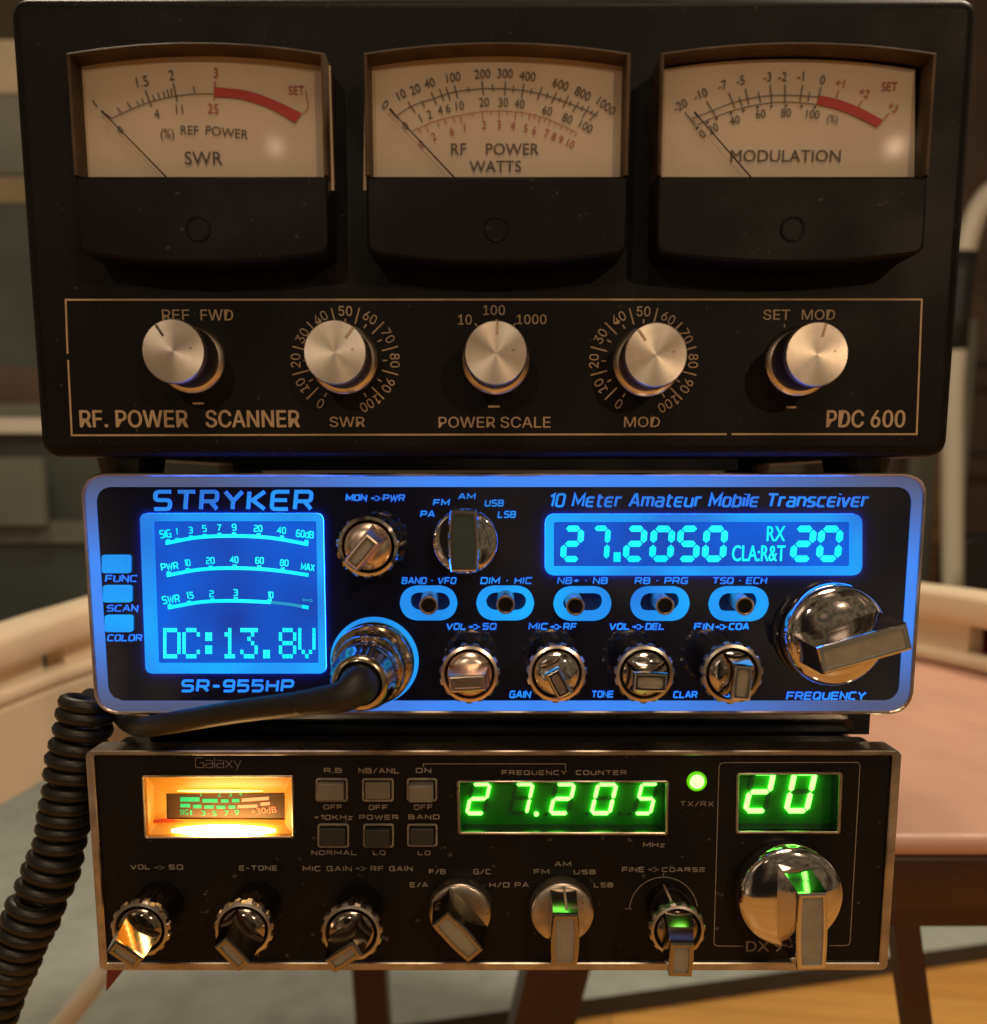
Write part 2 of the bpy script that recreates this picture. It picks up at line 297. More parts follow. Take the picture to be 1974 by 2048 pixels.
def circ(cx, cz, r, n=40): return [(cx + r * math.cos(2 * math.pi * k / n), cz + r * math.sin(2 * math.pi * k / n)) for k in range(n)]
def thing(name, label, cat, loc, group=None):
    o = bpy.data.objects.new(name, None); COL.objects.link(o); o.location = loc; o.empty_display_size = .02; o['label'] = label; o['category'] = cat
    if group: o['group'] = group
    return o
def tag(o, label, cat, group=None):
    o['label'] = label; o['category'] = cat
    if group: o['group'] = group
    return o
def struct(o, kind='structure'): o['kind'] = kind; return o

# ------------------------------------------------------------------ lettering
FONT = bpy.data.fonts.load('<builtin>')
try: SANS = bpy.data.fonts.load(os.path.join(bpy.utils.system_resource('DATAFILES'), 'fonts', 'Inter.woff2'))      # ships with Blender
except Exception: SANS = FONT
SW_FONT = [FONT]
CACHE = {}; ISL = {}
def fontmesh(s, off=0., shear=0.):
    k = (s, off, shear, SW_FONT[0].name)
    if k not in CACHE:
        c = bpy.data.curves.new('t', 'FONT'); c.body = s; c.font = SW_FONT[0]; c.resolution_u = 3; c.offset = off; c.shear = shear
        o = bpy.data.objects.new('t', c); COL.objects.link(o); bpy.context.view_layer.update()
        m = bpy.data.meshes.new_from_object(o.evaluated_get(bpy.context.evaluated_depsgraph_get())); m.calc_loop_triangles()
        vs = [(v.co.x, v.co.y) for v in m.vertices]; fs = [tuple(t.vertices) for t in m.loop_triangles]
        bpy.data.objects.remove(o); bpy.data.curves.remove(c); bpy.data.meshes.remove(m)
        x0 = min(v[0] for v in vs); x1 = max(v[0] for v in vs); y0 = min(v[1] for v in vs); y1 = max(v[1] for v in vs)
        if SW_FONT[0] is not FONT:                                     # merge overlapping strokes of a letter into one outline
            from mathutils.geometry import delaunay_2d_cdt, intersect_point_tri_2d
            ed = {tuple(sorted((f[i], f[i - 1]))) for f in fs for i in range(len(f))}; tri = [[Vector(vs[i]) for i in f] for f in fs]
            rs = delaunay_2d_cdt([Vector(v) for v in vs], list(ed), [], 0, 1e-6); nv = rs[0]
            def inside(f): c = sum((nv[i] for i in f), Vector((0, 0))) / len(f); return any(intersect_point_tri_2d(c, *q) for q in tri)
            vs, fs = [(v.x, v.y) for v in nv], [tuple(f) for f in rs[2] if inside(f)]
        par = list(range(len(vs)))
        def find(a):
            while par[a] != a: par[a] = par[par[a]]; a = par[a]
            return a
        for f in fs:
            for q in f[1:]: par[find(q)] = find(f[0])
        ids = {}; ISL[k] = [ids.setdefault(find(i), len(ids)) for i in range(len(vs))]
        CACHE[k] = (vs, fs, x0, x1, y0, y1)
    return CACHE[k]
def tbox(mb, s, a, b, Y, off=0., shear=0., mi=0, rot=0., lift=.00005, bold=0.):     # text fitted to the box from pixel a (upper left) to b (lower right)
    if off > 0: bold, off = off, 0.
    vs, fs, x0, x1, y0, y1 = fontmesh(s, 0., shear)
    mx, my = (a[0] + b[0]) / 2, (a[1] + b[1]) / 2
    X0, _ = P(a[0], my, Y); X1, _ = P(b[0], my, Y); _, Zt = P(mx, a[1], Y); _, Zb = P(mx, b[1], Y); cx, cz = (X0 + X1) / 2, (Zt + Zb) / 2
    ca, sa = math.cos(-rot), math.sin(-rot); out = []
    for x, y in vs:
        u = (x - x0) / (x1 - x0) * (X1 - X0) - (X1 - X0) / 2; v = (y - y0) / (y1 - y0) * (Zt - Zb) - (Zt - Zb) / 2
        out.append((cx + u * ca - v * sa, Y - lift, cz + u * sa + v * ca))
    out = [(x, y - .0000017 * (i * 37 % 23), z) for (x, y, z), i in zip(out, ISL[(s, 0., shear, SW_FONT[0].name)])]
    k = bold * (Zt - Zb) * 1.2
    for q, (du, dv) in enumerate(((0, 0), (k, 0), (-k, 0), (0, k * .6), (0, -k * .6)) if bold else ((0, 0),)): mb.add([(x + du, y - .000004 * q, z + dv) for x, y, z in out], fs, mi)
def trot(mb, s, c, hpx, Y, deg=0., off=0., mi=0, xs=1., lift=.00005):       # text of a given height turned clockwise about its centre
    bold = max(0., off); vs, fs, x0, x1, y0, y1 = fontmesh(s)
    cx, cz = P(*c, Y); k = 2 * RR(*c, Y, hpx / 2) / (y1 - y0); a = -math.radians(deg); ca, sa = math.cos(a), math.sin(a); out = []
    for x, y in vs:
        u = (x - (x0 + x1) / 2) * k * xs; v = (y - (y0 + y1) / 2) * k; out.append((cx + u * ca - v * sa, Y - lift, cz + u * sa + v * ca))
    out = [(x, y - .0000017 * (i * 37 % 23), z) for (x, y, z), i in zip(out, ISL[(s, 0., 0., SW_FONT[0].name)])]
    q = bold * k * (y1 - y0) * 1.2
    for i, (du, dv) in enumerate(((0, 0), (q, 0), (-q, 0), (0, q), (0, -q)) if bold else ((0, 0),)): mb.add([(x + du, y - .000004 * i, z + dv) for x, y, z in out], fs, mi)
# squared technical stroke letters; '!' marks a sharp corner
G = {'A': '0,0 1.9,6! 2.5,6! 4.4,0|.7,1.9 3.7,1.9', 'B': '0,0! 0,6! 3.8,6 3.8,3.1 0,3.1!|0,3.1! 4,3.1 4,0 0,0!', 'C': '4,6 0,6 0,0 4,0', 'D': '0,0! 0,6! 4,6 4,0 0,0!', 'E': '4,6 0,6! 0,0! 4,0|0,3.1 3.7,3.1',
 'ε': '4.2,6 0,6 0,0 4.2,0|0,3.1 3.8,3.1', 'F': '4,6 0,6! 0,0|0,2.9 3.6,2.9', 'G': '4,6 0,6 0,0 4,0! 4,2.9! 2.2,2.9', 'H': '0,0 0,6|4,0 4,6|0,3.1 4,3.1', 'I': '0,0 0,6', 'J': '3,6 3,0 0,0 0,1.6', 'K': '0,0 0,6|4,6 1.0,3.1! 4.3,0|0,3.1 1.2,3.1',
 'L': '0,6 0,0! 3.7,0', 'M': '0,0 0,6! 2.5,1.6! 5,6! 5,0', 'N': '0,0 0,6! 4,0! 4,6', 'O': '0,3 0,6 4,6 4,0 0,0 0,3!', 'P': '0,0 0,6! 4,6 4,2.6 0,2.6', 'Q': '0,3 0,6 4,6 4,0 0,0 0,3!|2.5,1.6 4.3,-.3', 'R': '0,0 0,6! 4,6 4,2.7 0,2.7|2.3,2.7 4.2,0',
 'S': '4,6 0,6 0,3.1 4,3.1 4,0 0,0', 'T': '0,6 4.4,6|2.2,6 2.2,0', 'U': '0,6 0,0 4,0 4,6', 'V': '0,6 2,0! 2.4,0! 4.4,6', 'W': '0,6 1.5,0! 3,5! 4.5,0! 6,6', 'X': '0,0 4.2,6|0,6 4.2,0', 'Y': '0,6 2.2,2.8! 4.4,6|2.2,2.8 2.2,0', 'Z': '0,6 4,6! 0,0! 4,0',
 '0': '0,3 0,6 3.6,6 3.6,0 0,0 0,3!', '1': '0,4.9 1.5,6! 1.5,0', '2': '0,6 3.7,6 3.7,3.1 0,3.1 0,0! 3.7,0', '3': '0,6 3.7,6 3.7,0 0,0|.8,3.1 3.7,3.1', '4': '3,0 3,6! 0,2! 4,2', '5': '3.7,6 0,6! 0,3.4! 3.7,3.4 3.7,0 0,0', '6': '3.6,6 0,6 0,0 3.7,0 3.7,3.3 0,3.3', '7': '0,6 3.7,6! 1.2,0',
 '8': '0,3.1 .1,6 3.6,6 3.7,3.1 3.7,0 0,0 0,3.1!|0,3.1 3.7,3.1', '9': '.1,0 3.7,0 3.7,6 0,6 0,2.8 3.7,2.8', '-': '0,2.8 2.4,2.8', '/': '0,-.3 2.6,6.3', '+': '0,3 3.4,3|1.7,1.3 1.7,4.7', '.': '0,0 .02,0', ':': '0,1.2 .02,1.2|0,4.6 .02,4.6', 'z': '0,4.2 3,4.2! 0,0! 3,0',
 '>': '0,3 2.0,3|1.0,4.1 2.2,3! 1.0,1.9|2.4,5.2 4.4,5.2 4.4,.8 2.4,.8|4.4,3 6,3', 'm': '0,0 0,4.4! 5.2,4.4 5.2,0|2.6,4.4 2.6,0', 'e': '3.4,4.4 0,4.4 0,0 3.4,0|0,2.2 3.2,2.2', 't': '.8,5.9 .8,0 2.6,0|0,4.4 2.6,4.4', 'r': '0,0 0,4.4! 2.4,4.4', 'a': '.2,4.4 3.4,4.4 3.4,0! 0,0 0,2.4 3.4,2.4',
 'u': '0,4.4 0,0 3.4,0! 3.4,4.4', 'o': '0,2.2 0,4.4 3.4,4.4 3.4,0 0,0 0,2.2!', 'b': '0,6 0,0! 3.4,0 3.4,4.4 0,4.4', 'i': '0,0 0,4.4|0,5.8 0,6.2', 'l': '0,6.2 0,0', 'n': '0,0 0,4.4! 3.4,4.4 3.4,0', 's': '3.3,4.4 0,4.4 0,2.2 3.3,2.2 3.3,0 0,0', 'c': '3.3,4.4 0,4.4 0,0 3.3,0', 'v': '0,4.4 1.6,0! 1.8,0! 3.4,4.4',
 'd': '3.4,6 3.4,0! 0,0 0,4.4 3.4,4.4', 'x': '0,0 3.2,4.4|0,4.4 3.2,0', 'y': '0,4.4 1.7,.6|3.4,4.4 1,-1.8', '&': '4.2,0 .5,4.4 .9,6 2.8,6 2.8,4.4 0,2.2 0,0 2.4,0 4,2.2', '%': '0,0 4,6|.6,6 .61,5.4|3.4,.6 3.41,0', '(': '1.2,6.4 0,5 0,1 1.2,-.4', ')': '0,6.4 1.2,5 1.2,1 0,-.4', '∞': '2,3 3,4.2 4,4.2 4,1.8 3,1.8 1,4.2 0,4.2 0,1.8 1,1.8 2,3!'}
def roundpath(pts, R):
    out = []
    for k, (x, y, sharp) in enumerate(pts):
        if k in (0, len(pts) - 1) or sharp: out.append((x, y)); continue
        a, b = Vector(pts[k - 1][:2]), Vector(pts[k + 1][:2]); p = Vector((x, y)); t = min(R, (a - p).length * .5, (b - p).length * .5)
        q0 = p + (a - p).normalized() * t; q1 = p + (b - p).normalized() * t
        for i in range(5):
            u = i / 4; c = q0 * (1 - u) ** 2 + p * 2 * u * (1 - u) + q1 * u * u; out.append((c.x, c.y))
    return out
def stroketext(mb, s, a, b, Y, t=.2, shear=0., mi=0, depth=0., side=None, gap=1.7, R=1.3, rot=0., lift=.0001):
    lay = []; x = 0.
    for ch in s:
        if ch == ' ': x += 2.4 + gap * .4; continue
        if ch == '•': lay.append(('dot', x + .3)); x += 1.4 + gap; continue
        wd = 0.
        for st in G[ch].split('|'):
            pts = []
            for p in st.split():
                sh = p.endswith('!'); u, v = p.rstrip('!').split(','); pts.append((float(u), float(v), sh)); wd = max(wd, float(u))
            lay.append((roundpath(pts, R), x))
        x += wd + gap
    W = x - gap; mx, my = (a[0] + b[0]) / 2, (a[1] + b[1]) / 2
    X0, _ = P(a[0], my, Y); X1, _ = P(b[0], my, Y); _, Zt = P(mx, a[1], Y); _, Zb = P(mx, b[1], Y); Hh = Zt - Zb; th = t * Hh
    sx = (X1 - X0 - th - shear * (Hh - th)) / max(W, .5); sz = (Hh - th) / 6; cx, cz = (X0 + X1) / 2, (Zt + Zb) / 2; ca, sa = math.cos(-rot), math.sin(-rot); k = 0
    for st, ox in lay:
        if st == 'dot':
            q = [(ox + .35 + .85 * th / sx * .55 * math.cos(2 * math.pi * i / 12), 3 + .95 * th / sz * .55 * math.sin(2 * math.pi * i / 12)) for i in range(12)]; ox = 0
        else: q = st
        out = []
        for u, v in q:
            px, pz = X0 + th / 2 + (u + ox) * sx + shear * v * sz, Zb + th / 2 + v * sz
            px, pz = px - cx, pz - cz; out.append((cx + px * ca - pz * sa, cz + px * sa + pz * ca))
        y = Y - lift - .000004 * (k % 6); k += 1
        if st == 'dot': mb.prism(out, y, y + max(depth, .00005), 0, mi, side)
        else:
            if len(out) == 2 and math.hypot(out[0][0] - out[1][0], out[0][1] - out[1][1]) < th * .2: out = [(out[0][0] - th / 2, out[0][1]), (out[0][0] + th / 2, out[0][1])]
            cl = len(out) > 3 and math.hypot(out[0][0] - out[-1][0], out[0][1] - out[-1][1]) < 1e-7
            mb.strip(out[:-1] if cl else out, th, y, mi, depth, side, cl)
def line(mb, pts, wpx, Y, mi=0, lift=.00006, closed=False):
    w_ = 2 * RR(*pts[0], Y, wpx / 2); mb.strip([P(*p, Y) for p in pts], w_, Y - lift, mi, closed=closed)
def smooth(pts, n=6):                                                 # Catmull-Rom
    out = []; q = [pts[0]] + list(pts) + [pts[-1]]
    for k in range(1, len(q) - 2):
        for i in range(n):
            t = i / n; out.append(tuple(.5 * (2 * q[k][j] + (q[k + 1][j] - q[k - 1][j]) * t + (2 * q[k - 1][j] - 5 * q[k][j] + 4 * q[k + 1][j] - q[k + 2][j]) * t * t + (3 * q[k][j] - q[k - 1][j] - 3 * q[k + 1][j] + q[k + 2][j]) * t ** 3) for j in range(len(pts[0]))))
    return out + [tuple(pts[-1])]
SEG = {'0': 'abcdef', '2': 'abged', '7': 'abc', '5': 'afgcd'}
def seven(mb, ch, x0, x1, yt, yb, zf, Y, t, slant, yf, yb_, mi=0, off=None, side=None):   # seven-segment figure, bars as raised prisms
    X0, Zt = P(*zf(x0, yt), Y); X1, Zb = P(*zf(x1, yb), Y); h = Zt - Zb; wd = X1 - X0 - slant * h; T = t * wd
    def sg(p):
        return [(X0 + u + slant * v, Zb + v) for u, v in p]
    g = T * .12; hm = h / 2
    def hb(z): return [(T * .55 + g, z), (T * 1.0 + g, z + T / 2), (wd - T * 1.0 - g, z + T / 2), (wd - T * .55 - g, z), (wd - T * 1.0 - g, z - T / 2), (T * 1.0 + g, z - T / 2)]
    def vb(x, a, b): return [(x, a + g), (x + T / 2, a + T * .45 + g), (x + T / 2, b - T * .45 - g), (x, b - g), (x - T / 2, b - T * .45 - g), (x - T / 2, a + T * .45 + g)]
    q = {'a': hb(h - T / 2), 'g': hb(hm), 'd': hb(T / 2), 'f': vb(T / 2, hm, h - T / 2), 'b': vb(wd - T / 2, hm, h - T / 2), 'e': vb(T / 2, T / 2, hm), 'c': vb(wd - T / 2, T / 2, hm)}
    for k, p in q.items():
        if k in SEG[ch]: mb.prism(sg(p), yf, yb_, 0, mi, side)
        elif off is not None: mb.prism(sg(p), yf + .0008, yb_, 0, off)

# ------------------------------------------------------------------ setting: floor, wall, rug
SEATZ = P(990, 1945, YG)[1] - .002
b = MB(); b.box(-4, 4, -1.2, 4.5, -.05, 0); struct(b.build('floor', 'floor'))
b = MB(); b.box(-4, 4, 2.9, 3.0, 0, 2.6); struct(b.build('wall', 'wallm'))
p0, p1 = PF(700, 2064, .022), PF(1974, 1886, .022); dd = (p1 - p0).normalized(); pl = p0 - dd * 1.5; pr = p1 + dd * 1.2; nn = Vector((-dd.y, dd.x, 0))
b = MB(); r0 = [(v.x, v.y) for v in (pl, pr, pr + nn * 1.6, pl + nn * 1.6)]
b.loft([[(x, y, .022) for x, y in r0], [(x, y, .002) for x, y in r0]], 0); b.m[:4] = [1] * 4  # side faces take the darker edge colour
rug = b.build('rug', ['rug', 'rugedge']); tag(rug, 'pale grey rug with a dark edge on the wooden floor', 'rug')

# ------------------------------------------------------------------ chair the sets stand on
ch = thing('armchair', 'painted armchair with salmon seat, cream low rail and dark brown legs carrying the stacked radios', 'chair', (.06, .35, 0))
def gnd(px, py, z): v = PF(px, py, z); return (v.x, v.y)
yfr = PF(1906, 1672, SEATZ).y
so = rounded([(-.09, yfr), (.34, yfr), (.36, .50), (.22, .68), (-.12, .68), (-.25, .47), (-.14, .27)], [.03, .05, .1, .15, .15, .06, .06], 8)
def slab(mb, out, z0, z1, mi=0, bev=.004):
    lo = []
    for k in range(4): a = math.pi / 2 * k / 3; lo.append([(x, y, z1 - bev * (1 - math.cos(a))) for x, y in inset(out, bev * (1 - math.sin(a)))])
    lo.append([(x, y, z0) for x, y in out]); mb.loft(lo, mi, smooth=True); mb.sm[-1] = mb.sm[-2] = False
b = MB(); slab(b, so, SEATZ - .007, SEATZ); b.build('seat', 'seat', ch)
b = MB(); slab(b, inset(so, .003), SEATZ - .036, SEATZ - .0072); b.build('apron', 'brown', ch)
rail = [(-.315, .08, .030), (-.305, .20, .030), (-.290, .32, .030), (-.280, .42, .034), (-.245, .56, .040), (-.12, .68, .042), (.05, .71, .042), (.2, .66, .042), (.30, .53, .041), (.345, .40, .040), (.355, .26, .036)]
rp = smooth(rail, 8)
def band(mb, path, w_, h, z):
    lo = []
    for k, (x, y, dz) in enumerate(path):
        a = path[max(k - 1, 0)]; c = path[min(k + 1, len(path) - 1)]; t = nrm(c[0] - a[0], c[1] - a[1]); n_ = (-t[1], t[0]); s_ = []
        for i in range(24):
            an = 2 * math.pi * i / 24; s_.append((x + n_[0] * w_ / 2 * math.copysign(abs(math.cos(an)) ** .6, math.cos(an)), y + n_[1] * w_ / 2 * math.copysign(abs(math.cos(an)) ** .6, math.cos(an)), z + dz + h / 2 * math.copysign(abs(math.sin(an)) ** .6, math.sin(an))))
        lo.append(s_)
    mb.loft(lo, 0, smooth=True)
b = MB(); band(b, rp, .032, .024, SEATZ); b.build('back_rail', 'cream', ch)
b = MB(); band(b, [(x * .985, y * .985 if y > .3 else y, .0055) for x, y, z in rp], .022, .0105, SEATZ); b.build('seat_rim', 'cream', ch)
lf = [(x * .985, y * .985 if y > .3 else y) for x, y, z in rp[:44]]; b = MB(); lo = []
for k, (x, y) in enumerate(lf):
    a = lf[max(k - 1, 0)]; c = lf[min(k + 1, len(lf) - 1)]; t = nrm(c[0] - a[0], c[1] - a[1]); lo.append([(x - t[1] * q, y + t[0] * q, SEATZ + z) for q, z in ((-.009, .0015), (-.010, -.002), (-.010, -.052), (.010, -.052), (.010, -.002), (.009, .0015))])
b.loft(lo, 0, smooth=False); b.build('seat_frame', 'cream', ch)
b = MB(); band(b, [(x * 1.05, y * 1.03, .020) for x, y, z in rp[38:]], .006, .030, SEATZ); b.build('back_cushion', 'redfab', ch)
dist = [0.]
for k in range(1, len(rp)): dist.append(dist[-1] + math.hypot(rp[k][0] - rp[k - 1][0], rp[k][1] - rp[k - 1][1]))
def along(d):
    k = max(1, next((i for i in range(len(dist)) if dist[i] >= d), len(dist) - 1)); t = (d - dist[k - 1]) / (dist[k] - dist[k - 1]); return tuple(rp[k - 1][q] * (1 - t) + rp[k][q] * t for q in range(3))
d = .02
while d < dist[-1] - .05:
    seg = [along(d + .052 * i / 5) for i in range(6)]; lo = []
    for k, (x, y, dz) in enumerate(seg):
        a = seg[max(k - 1, 0)]; c = seg[min(k + 1, 5)]; t = nrm(c[0] - a[0], c[1] - a[1]); lo.append([(x - t[1] * q, y + t[0] * q, SEATZ + z) for q, z in ((-.006, .003), (.006, .003), (.006, dz - .004), (-.006, dz - .004))])
    b = MB(); b.loft(lo); b.build('back_slat', 'cream', ch); d += .078
def leg(a, c, Y, wpx):
    p, q = PT(*a, Y), PT(*c, Y); d = (q - p) / (p.z - q.z); t = p - d * (SEATZ - .037 - p.z); e_ = p + d * p.z; h = RR(*a, Y, wpx / 2)
    b = MB(); lo = []
    for v, k in ((t, 1.05), (e_, .8)): lo.append([(v.x + i * h * k, v.y + j * h * k, v.z) for i, j in ((-1, -1), (1, -1), (1, 1), (-1, 1))])
    b.loft(lo); return b.build('leg', 'brown', ch)
leg((1802, 1828), (1832, 2048), .145, 50); leg((1105, 1945), (1080, 2048), .36, 128); leg((742, 1945), (748, 2048), .50, 72)
va, vb_ = PT(1090, 2048, .36), PT(1830, 2030, .145)

# ------------------------------------------------------------------ background things
def bgbox(mb, x0, y0, x1, y1, Y, dep, mi=0):
    a, c = P(x0, y0, Y), P(x1, y1, Y); mb.box(a[0], c[0], Y, Y + dep, c[1], a[1], mi)
cab = thing('cabinet', 'grey green cabinet with pale horizontal trim rails far behind the radios', 'cabinet', (-1.2, 1.9, 0))
Yb = 1.75
b = MB(); a0, c0 = P(-420, 410, Yb), P(330, 1085, Yb); b.box(a0[0], c0[0], Yb, Yb + .45, .06, a0[1]); b.build('cabinet_body', 'darkgrey', cab)
b = MB(); bgbox(b, -420, 735, 330, 808, Yb - .012, .012); b.build('panel', 'umber', cab)
for (y0, y1, mt) in ((808, 836, 'greypaint'), (836, 866, 'whitepaint'), (1042, 1086, 'greypaint')):
    b = MB(); bgbox(b, -420, y0, 330, y1, Yb - .022, .022); b.build('trim_rail', mt, cab)
b = MB(); bgbox(b, -420, 1088, 330, 1500, Yb - .014, .014); b.build('door', 'teal', cab)
b = MB(); bgbox(b, -60, 915, 92, 1050, Yb - .05, .02); tag(b.build('paper_sheet', 'greypaint'), 'pale blank sheet propped against the grey green cabinet', 'paper')
zc = a0[1]
def onbox(name, x0, y0, x1, y1, Y, dep, mt, label, cat):
    a, c = P(x0, y0, Y), P(x1, y1, Y); b = MB(); b.prism(rounded([(a[0], a[1]), (c[0], a[1]), (c[0], c[1]), (a[0], c[1])], .008, 3), Y, Y + dep, .004); return tag(b.build(name, mt), label, cat)
onbox('wooden_board', -400, 352, 300, 409, Yb + .02, .3, 'tan', 'tan wooden board lying flat on top of the grey green cabinet', 'board')
onbox('storage_box', -380, 190, 150, 351, Yb + .04, .25, 'greypaint', 'grey storage box standing on the tan board', 'box')
onbox('carton', -360, 78, 140, 189, Yb + .05, .22, 'creambox', 'cream carton stacked on the grey storage box', 'box')
# things at the side of the room
Yr = 2.1
b = MB(); pts = [PT(1905, 1180, Yr), PT(1905, 830, Yr), PT(1912, 690, Yr), PT(1922, 560, Yr), PT(1938, 470, Yr), PT(1970, 400, Yr), PT(2030, 360, Yr), PT(2120, 350, Yr), PT(2220, 370, Yr)]
t = thing('floor_lamp', 'white bent metal pole curving over behind the black meter box', 'pole', (pts[0].x, Yr, 0))
r_ = RR(1905, 600, Yr, 22); b.tube(smooth([tuple(p) for p in pts], 5), r_, 14); b.build('pole', 'whitepaint', t)
b = MB(); b.tube([PT(1909, 700, Yr), PT(1913, 640, Yr), PT(1921, 560, Yr), PT(1930, 505, Yr)], r_ * 1.12, 14); b.build('shaded_stretch', 'black', t)  # black tube stands in for the stretch of pole in shadow
b = MB(); v = pts[0]; b.tube([v, (v.x, v.y, .02)], r_, 14); b.build('post', 'greypaint', t)
b = MB(); b.lathe([(.12, 0), (.12, .02)], 0, 0, 0, 24); bo = MB(); bo.loft([[(v.x + x, v.y + z, .02) for x, z in circ(0, 0, .11, 24)], [(v.x + x, v.y + z, .001) for x, z in circ(0, 0, .12, 24)]]); bo.build('base', 'black', t)
t = thing('metal_rack', 'grey and rusty upright metal rack beside the white bent pole', 'rack', (PT(1900, 1000, 2.3).x, 2.3, 0))
for x0, x1, mt in ((1842, 1868, 'greypaint'), (1872, 1888, 'greypaint'), (1894, 1914, 'rust'), (1935, 1952, 'greypaint')):
    a, c = P(x0, 640, 2.3), P(x1, 700, 2.3); b = MB(); b.box(a[0], c[0], 2.3, 2.33, 0, a[1]); b.build('upright', mt, t)
for py in (720, 900):
    a, c = P(1836, py, 2.335), P(2060, py + 14, 2.335); b = MB(); b.box(a[0], c[0], 2.332, 2.35, c[1], a[1]); b.build('crossbar', 'black', t)
a, c = P(1925, 1070, 2.15), P(2120, 1260, 2.15); b = MB(); b.prism(rounded([(a[0], a[1]), (c[0], a[1]), (c[0], 0.001), (a[0], 0.001)], [.03, .03, .004, .004], 5), 2.15, 2.27, .01); tag(b.build('black_case', 'black'), 'black upright case standing in front of the rusty metal rack', 'case')
a, c = P(1760, -60, 2.45), P(2300, 1240, 2.45); b = MB(); b.box(a[0], c[0], 2.45, 2.85, 0, a[1]); tag(b.build('wardrobe', 'umber'), 'tall dark brown wardrobe standing behind the metal rack', 'wardrobe')

# ------------------------------------------------------------------ power meter box (top of the stack)
pm = thing('power_meter_box', 'large black power meter box with three cream dials and five aluminium knobs', 'meter box', (0, .08, P(990, 914, YM)[1]))
fo = rounded([P(31, 3, YM), P(1945, 3, YM), P(1945 - 66, 914, YM), P(31 + 58, 914, YM)], .0035, 5)
xl = (P(29, 30, YM + .0028)[0] + P(85, 880, YM + .0028)[0]) / 2; xr = (P(1948, 64, YM + .0028)[0] + P(1889, 880, YM + .0028)[0]) / 2
ztop, zbot = P(990, 1, YM + .0028)[1], P(990, 914, YM)[1]
fo = rounded([(xl, ztop), (xr, ztop), (xr, zbot), (xl, zbot)], .004, 6)
b = MB(); b.prism(fo, YM, YM + .165, .0028, steps=5); b.build('case', 'case', pm)
# thin bright lip along the upper edge of the case
# dial scale drawings ---------------------------------------------------------------
DY = YM - .0078                                                     # plane of the dial papers
def meter(cx, dial, zf, draw, ndl, screw):
    fr = YM - .013
    X0, Zt = P(cx - 264, 105, fr); X1, Zb = P(cx + 264, 506, fr); Zp = P(cx, 83, fr)[1]; Zc = P(cx, 352, fr)[1]; Zd = P(cx, 526, fr)[1]
    xb0, xb1 = X0 + .0001, X1 - .0001
    def arc(xa, xb, za, zm, n=20): return [(xa + (xb - xa) * k / n, za + (zm - za) * (1 - (2 * k / n - 1) ** 2)) for k in range(n + 1)]
    mt = MB()
    # black lower cover
    lo = rounded([(xb0, Zc), (xb1, Zc), (xb1, Zb)] + arc(xb1, xb0, Zb, Zd, 12)[1:-1] + [(xb0, Zb)], [0, 0, .0022] + [0] * 11 + [.0022], 5)
    mt.prism(lo, fr, YM - .0002, .0007); cover = mt.build('meter', 'meterblack', pm)
    # clear plastic housing walls of the window
    up = arc(X0, X1, Zt, Zp, 24); o_ = [(X1, Zc + .0002), (X0, Zc + .0002)] + up
    wl = .0012; Xi0, Xi1 = X0 + wl, X1 - wl
    i_ = [(Xi1, Zc + .0002), (Xi0, Zc + .0002)] + arc(Xi0, Xi1, Zt - .0008, Zp - .0009, 24)
    b = MB(); n = len(o_); q = [(k, (k + 1) % n, (k + 1) % n + n, k + n) for k in range(n) if k != 0]
    o2 = [(x, fr + .0005, z) for x, z in o_]; o3 = [(x, YM - .0002, z) for x, z in o_]
    of = [(x, fr, z) for x, z in inset(o_, .0003)]; of[0] = (of[0][0], fr, Zc + .0002); of[1] = (of[1][0], fr, Zc + .0002)
    ii = [(x, fr, z) for x, z in inset(i_, -.0004)]; ii[0] = (ii[0][0], fr, Zc + .0002); ii[1] = (ii[1][0], fr, Zc + .0002)
    im = [(x, fr + .0010, z) for x, z in inset(i_, -.0003)]; im[0] = (im[0][0], fr + .0010, Zc + .0002); im[1] = (im[1][0], fr + .0010, Zc + .0002)
    ib = [(x, DY + .0004, z) for x, z in i_]
    for A, B in ((o3, o2), (o2, of), (of, ii), (ii, im), (im, ib)): b.add(A + B, q, 0)
    b.build('window_frame', 'lens', cover)
    # dial paper
    dp = [P(*zf(*p), DY) for p in dial]; b = MB()
    dl = arc(dp[0][0], dp[1][0], (dp[0][1] + dp[1][1]) / 2 + .0004, P(*zf(*dial[4]), DY)[1] + .0003, 20) + [(dp[2][0] + .001, P(cx, 380, DY)[1]), (dp[3][0] - .001, P(cx, 380, DY)[1])]
    dl = [(x + (-.001 if x < (X0 + X1) / 2 else .001), z) for x, z in dl]
    b.sheet(dl, [], DY + .0003); b.build('dial', 'paper', cover)
    b = MB(); draw(b); b.build('scale_print', ['ink', 'redink', 'redband'], cover)
    b = MB(); na, nb = zf(*ndl[0]), zf(*ndl[1]); A, B = PT(*na, DY - .0012), PT(*nb, DY - .0012); B = B + (B - A) * .12
    b.tube([A, A.lerp(B, .14), B], .00018, 8, rs=[.00026, .00014, .00017]); b.build('needle', 'needle', cover)
    b = MB(); pi = inset(o_, .0005); pi = [(x, max(z, Zc + .0006)) for x, z in pi]; b.sheet(pi, [], fr + .0016); b.build('pane', 'pane', cover)
    sx, sz = P(cx + screw, 458, fr); b = MB(); b.lathe([(.0027, -.0001), (.0027, .00025), (.0023, .0003), (.0022, -.00005), (.0019, .0001)], sx, sz, fr, 28); b.build('screw', 'meterblack', cover)
    b = MB(); b.box(sx - .0016, sx + .0016, fr - .00025, fr - .00005, sz - .0003, sz + .0003); 
    return cover
def T(b, zf, s, c, h, deg=0, mi=0, off=-.004, xs=.9): trot(b, s, zf(*c), h / zf.k, DY, deg, off, mi, xs)
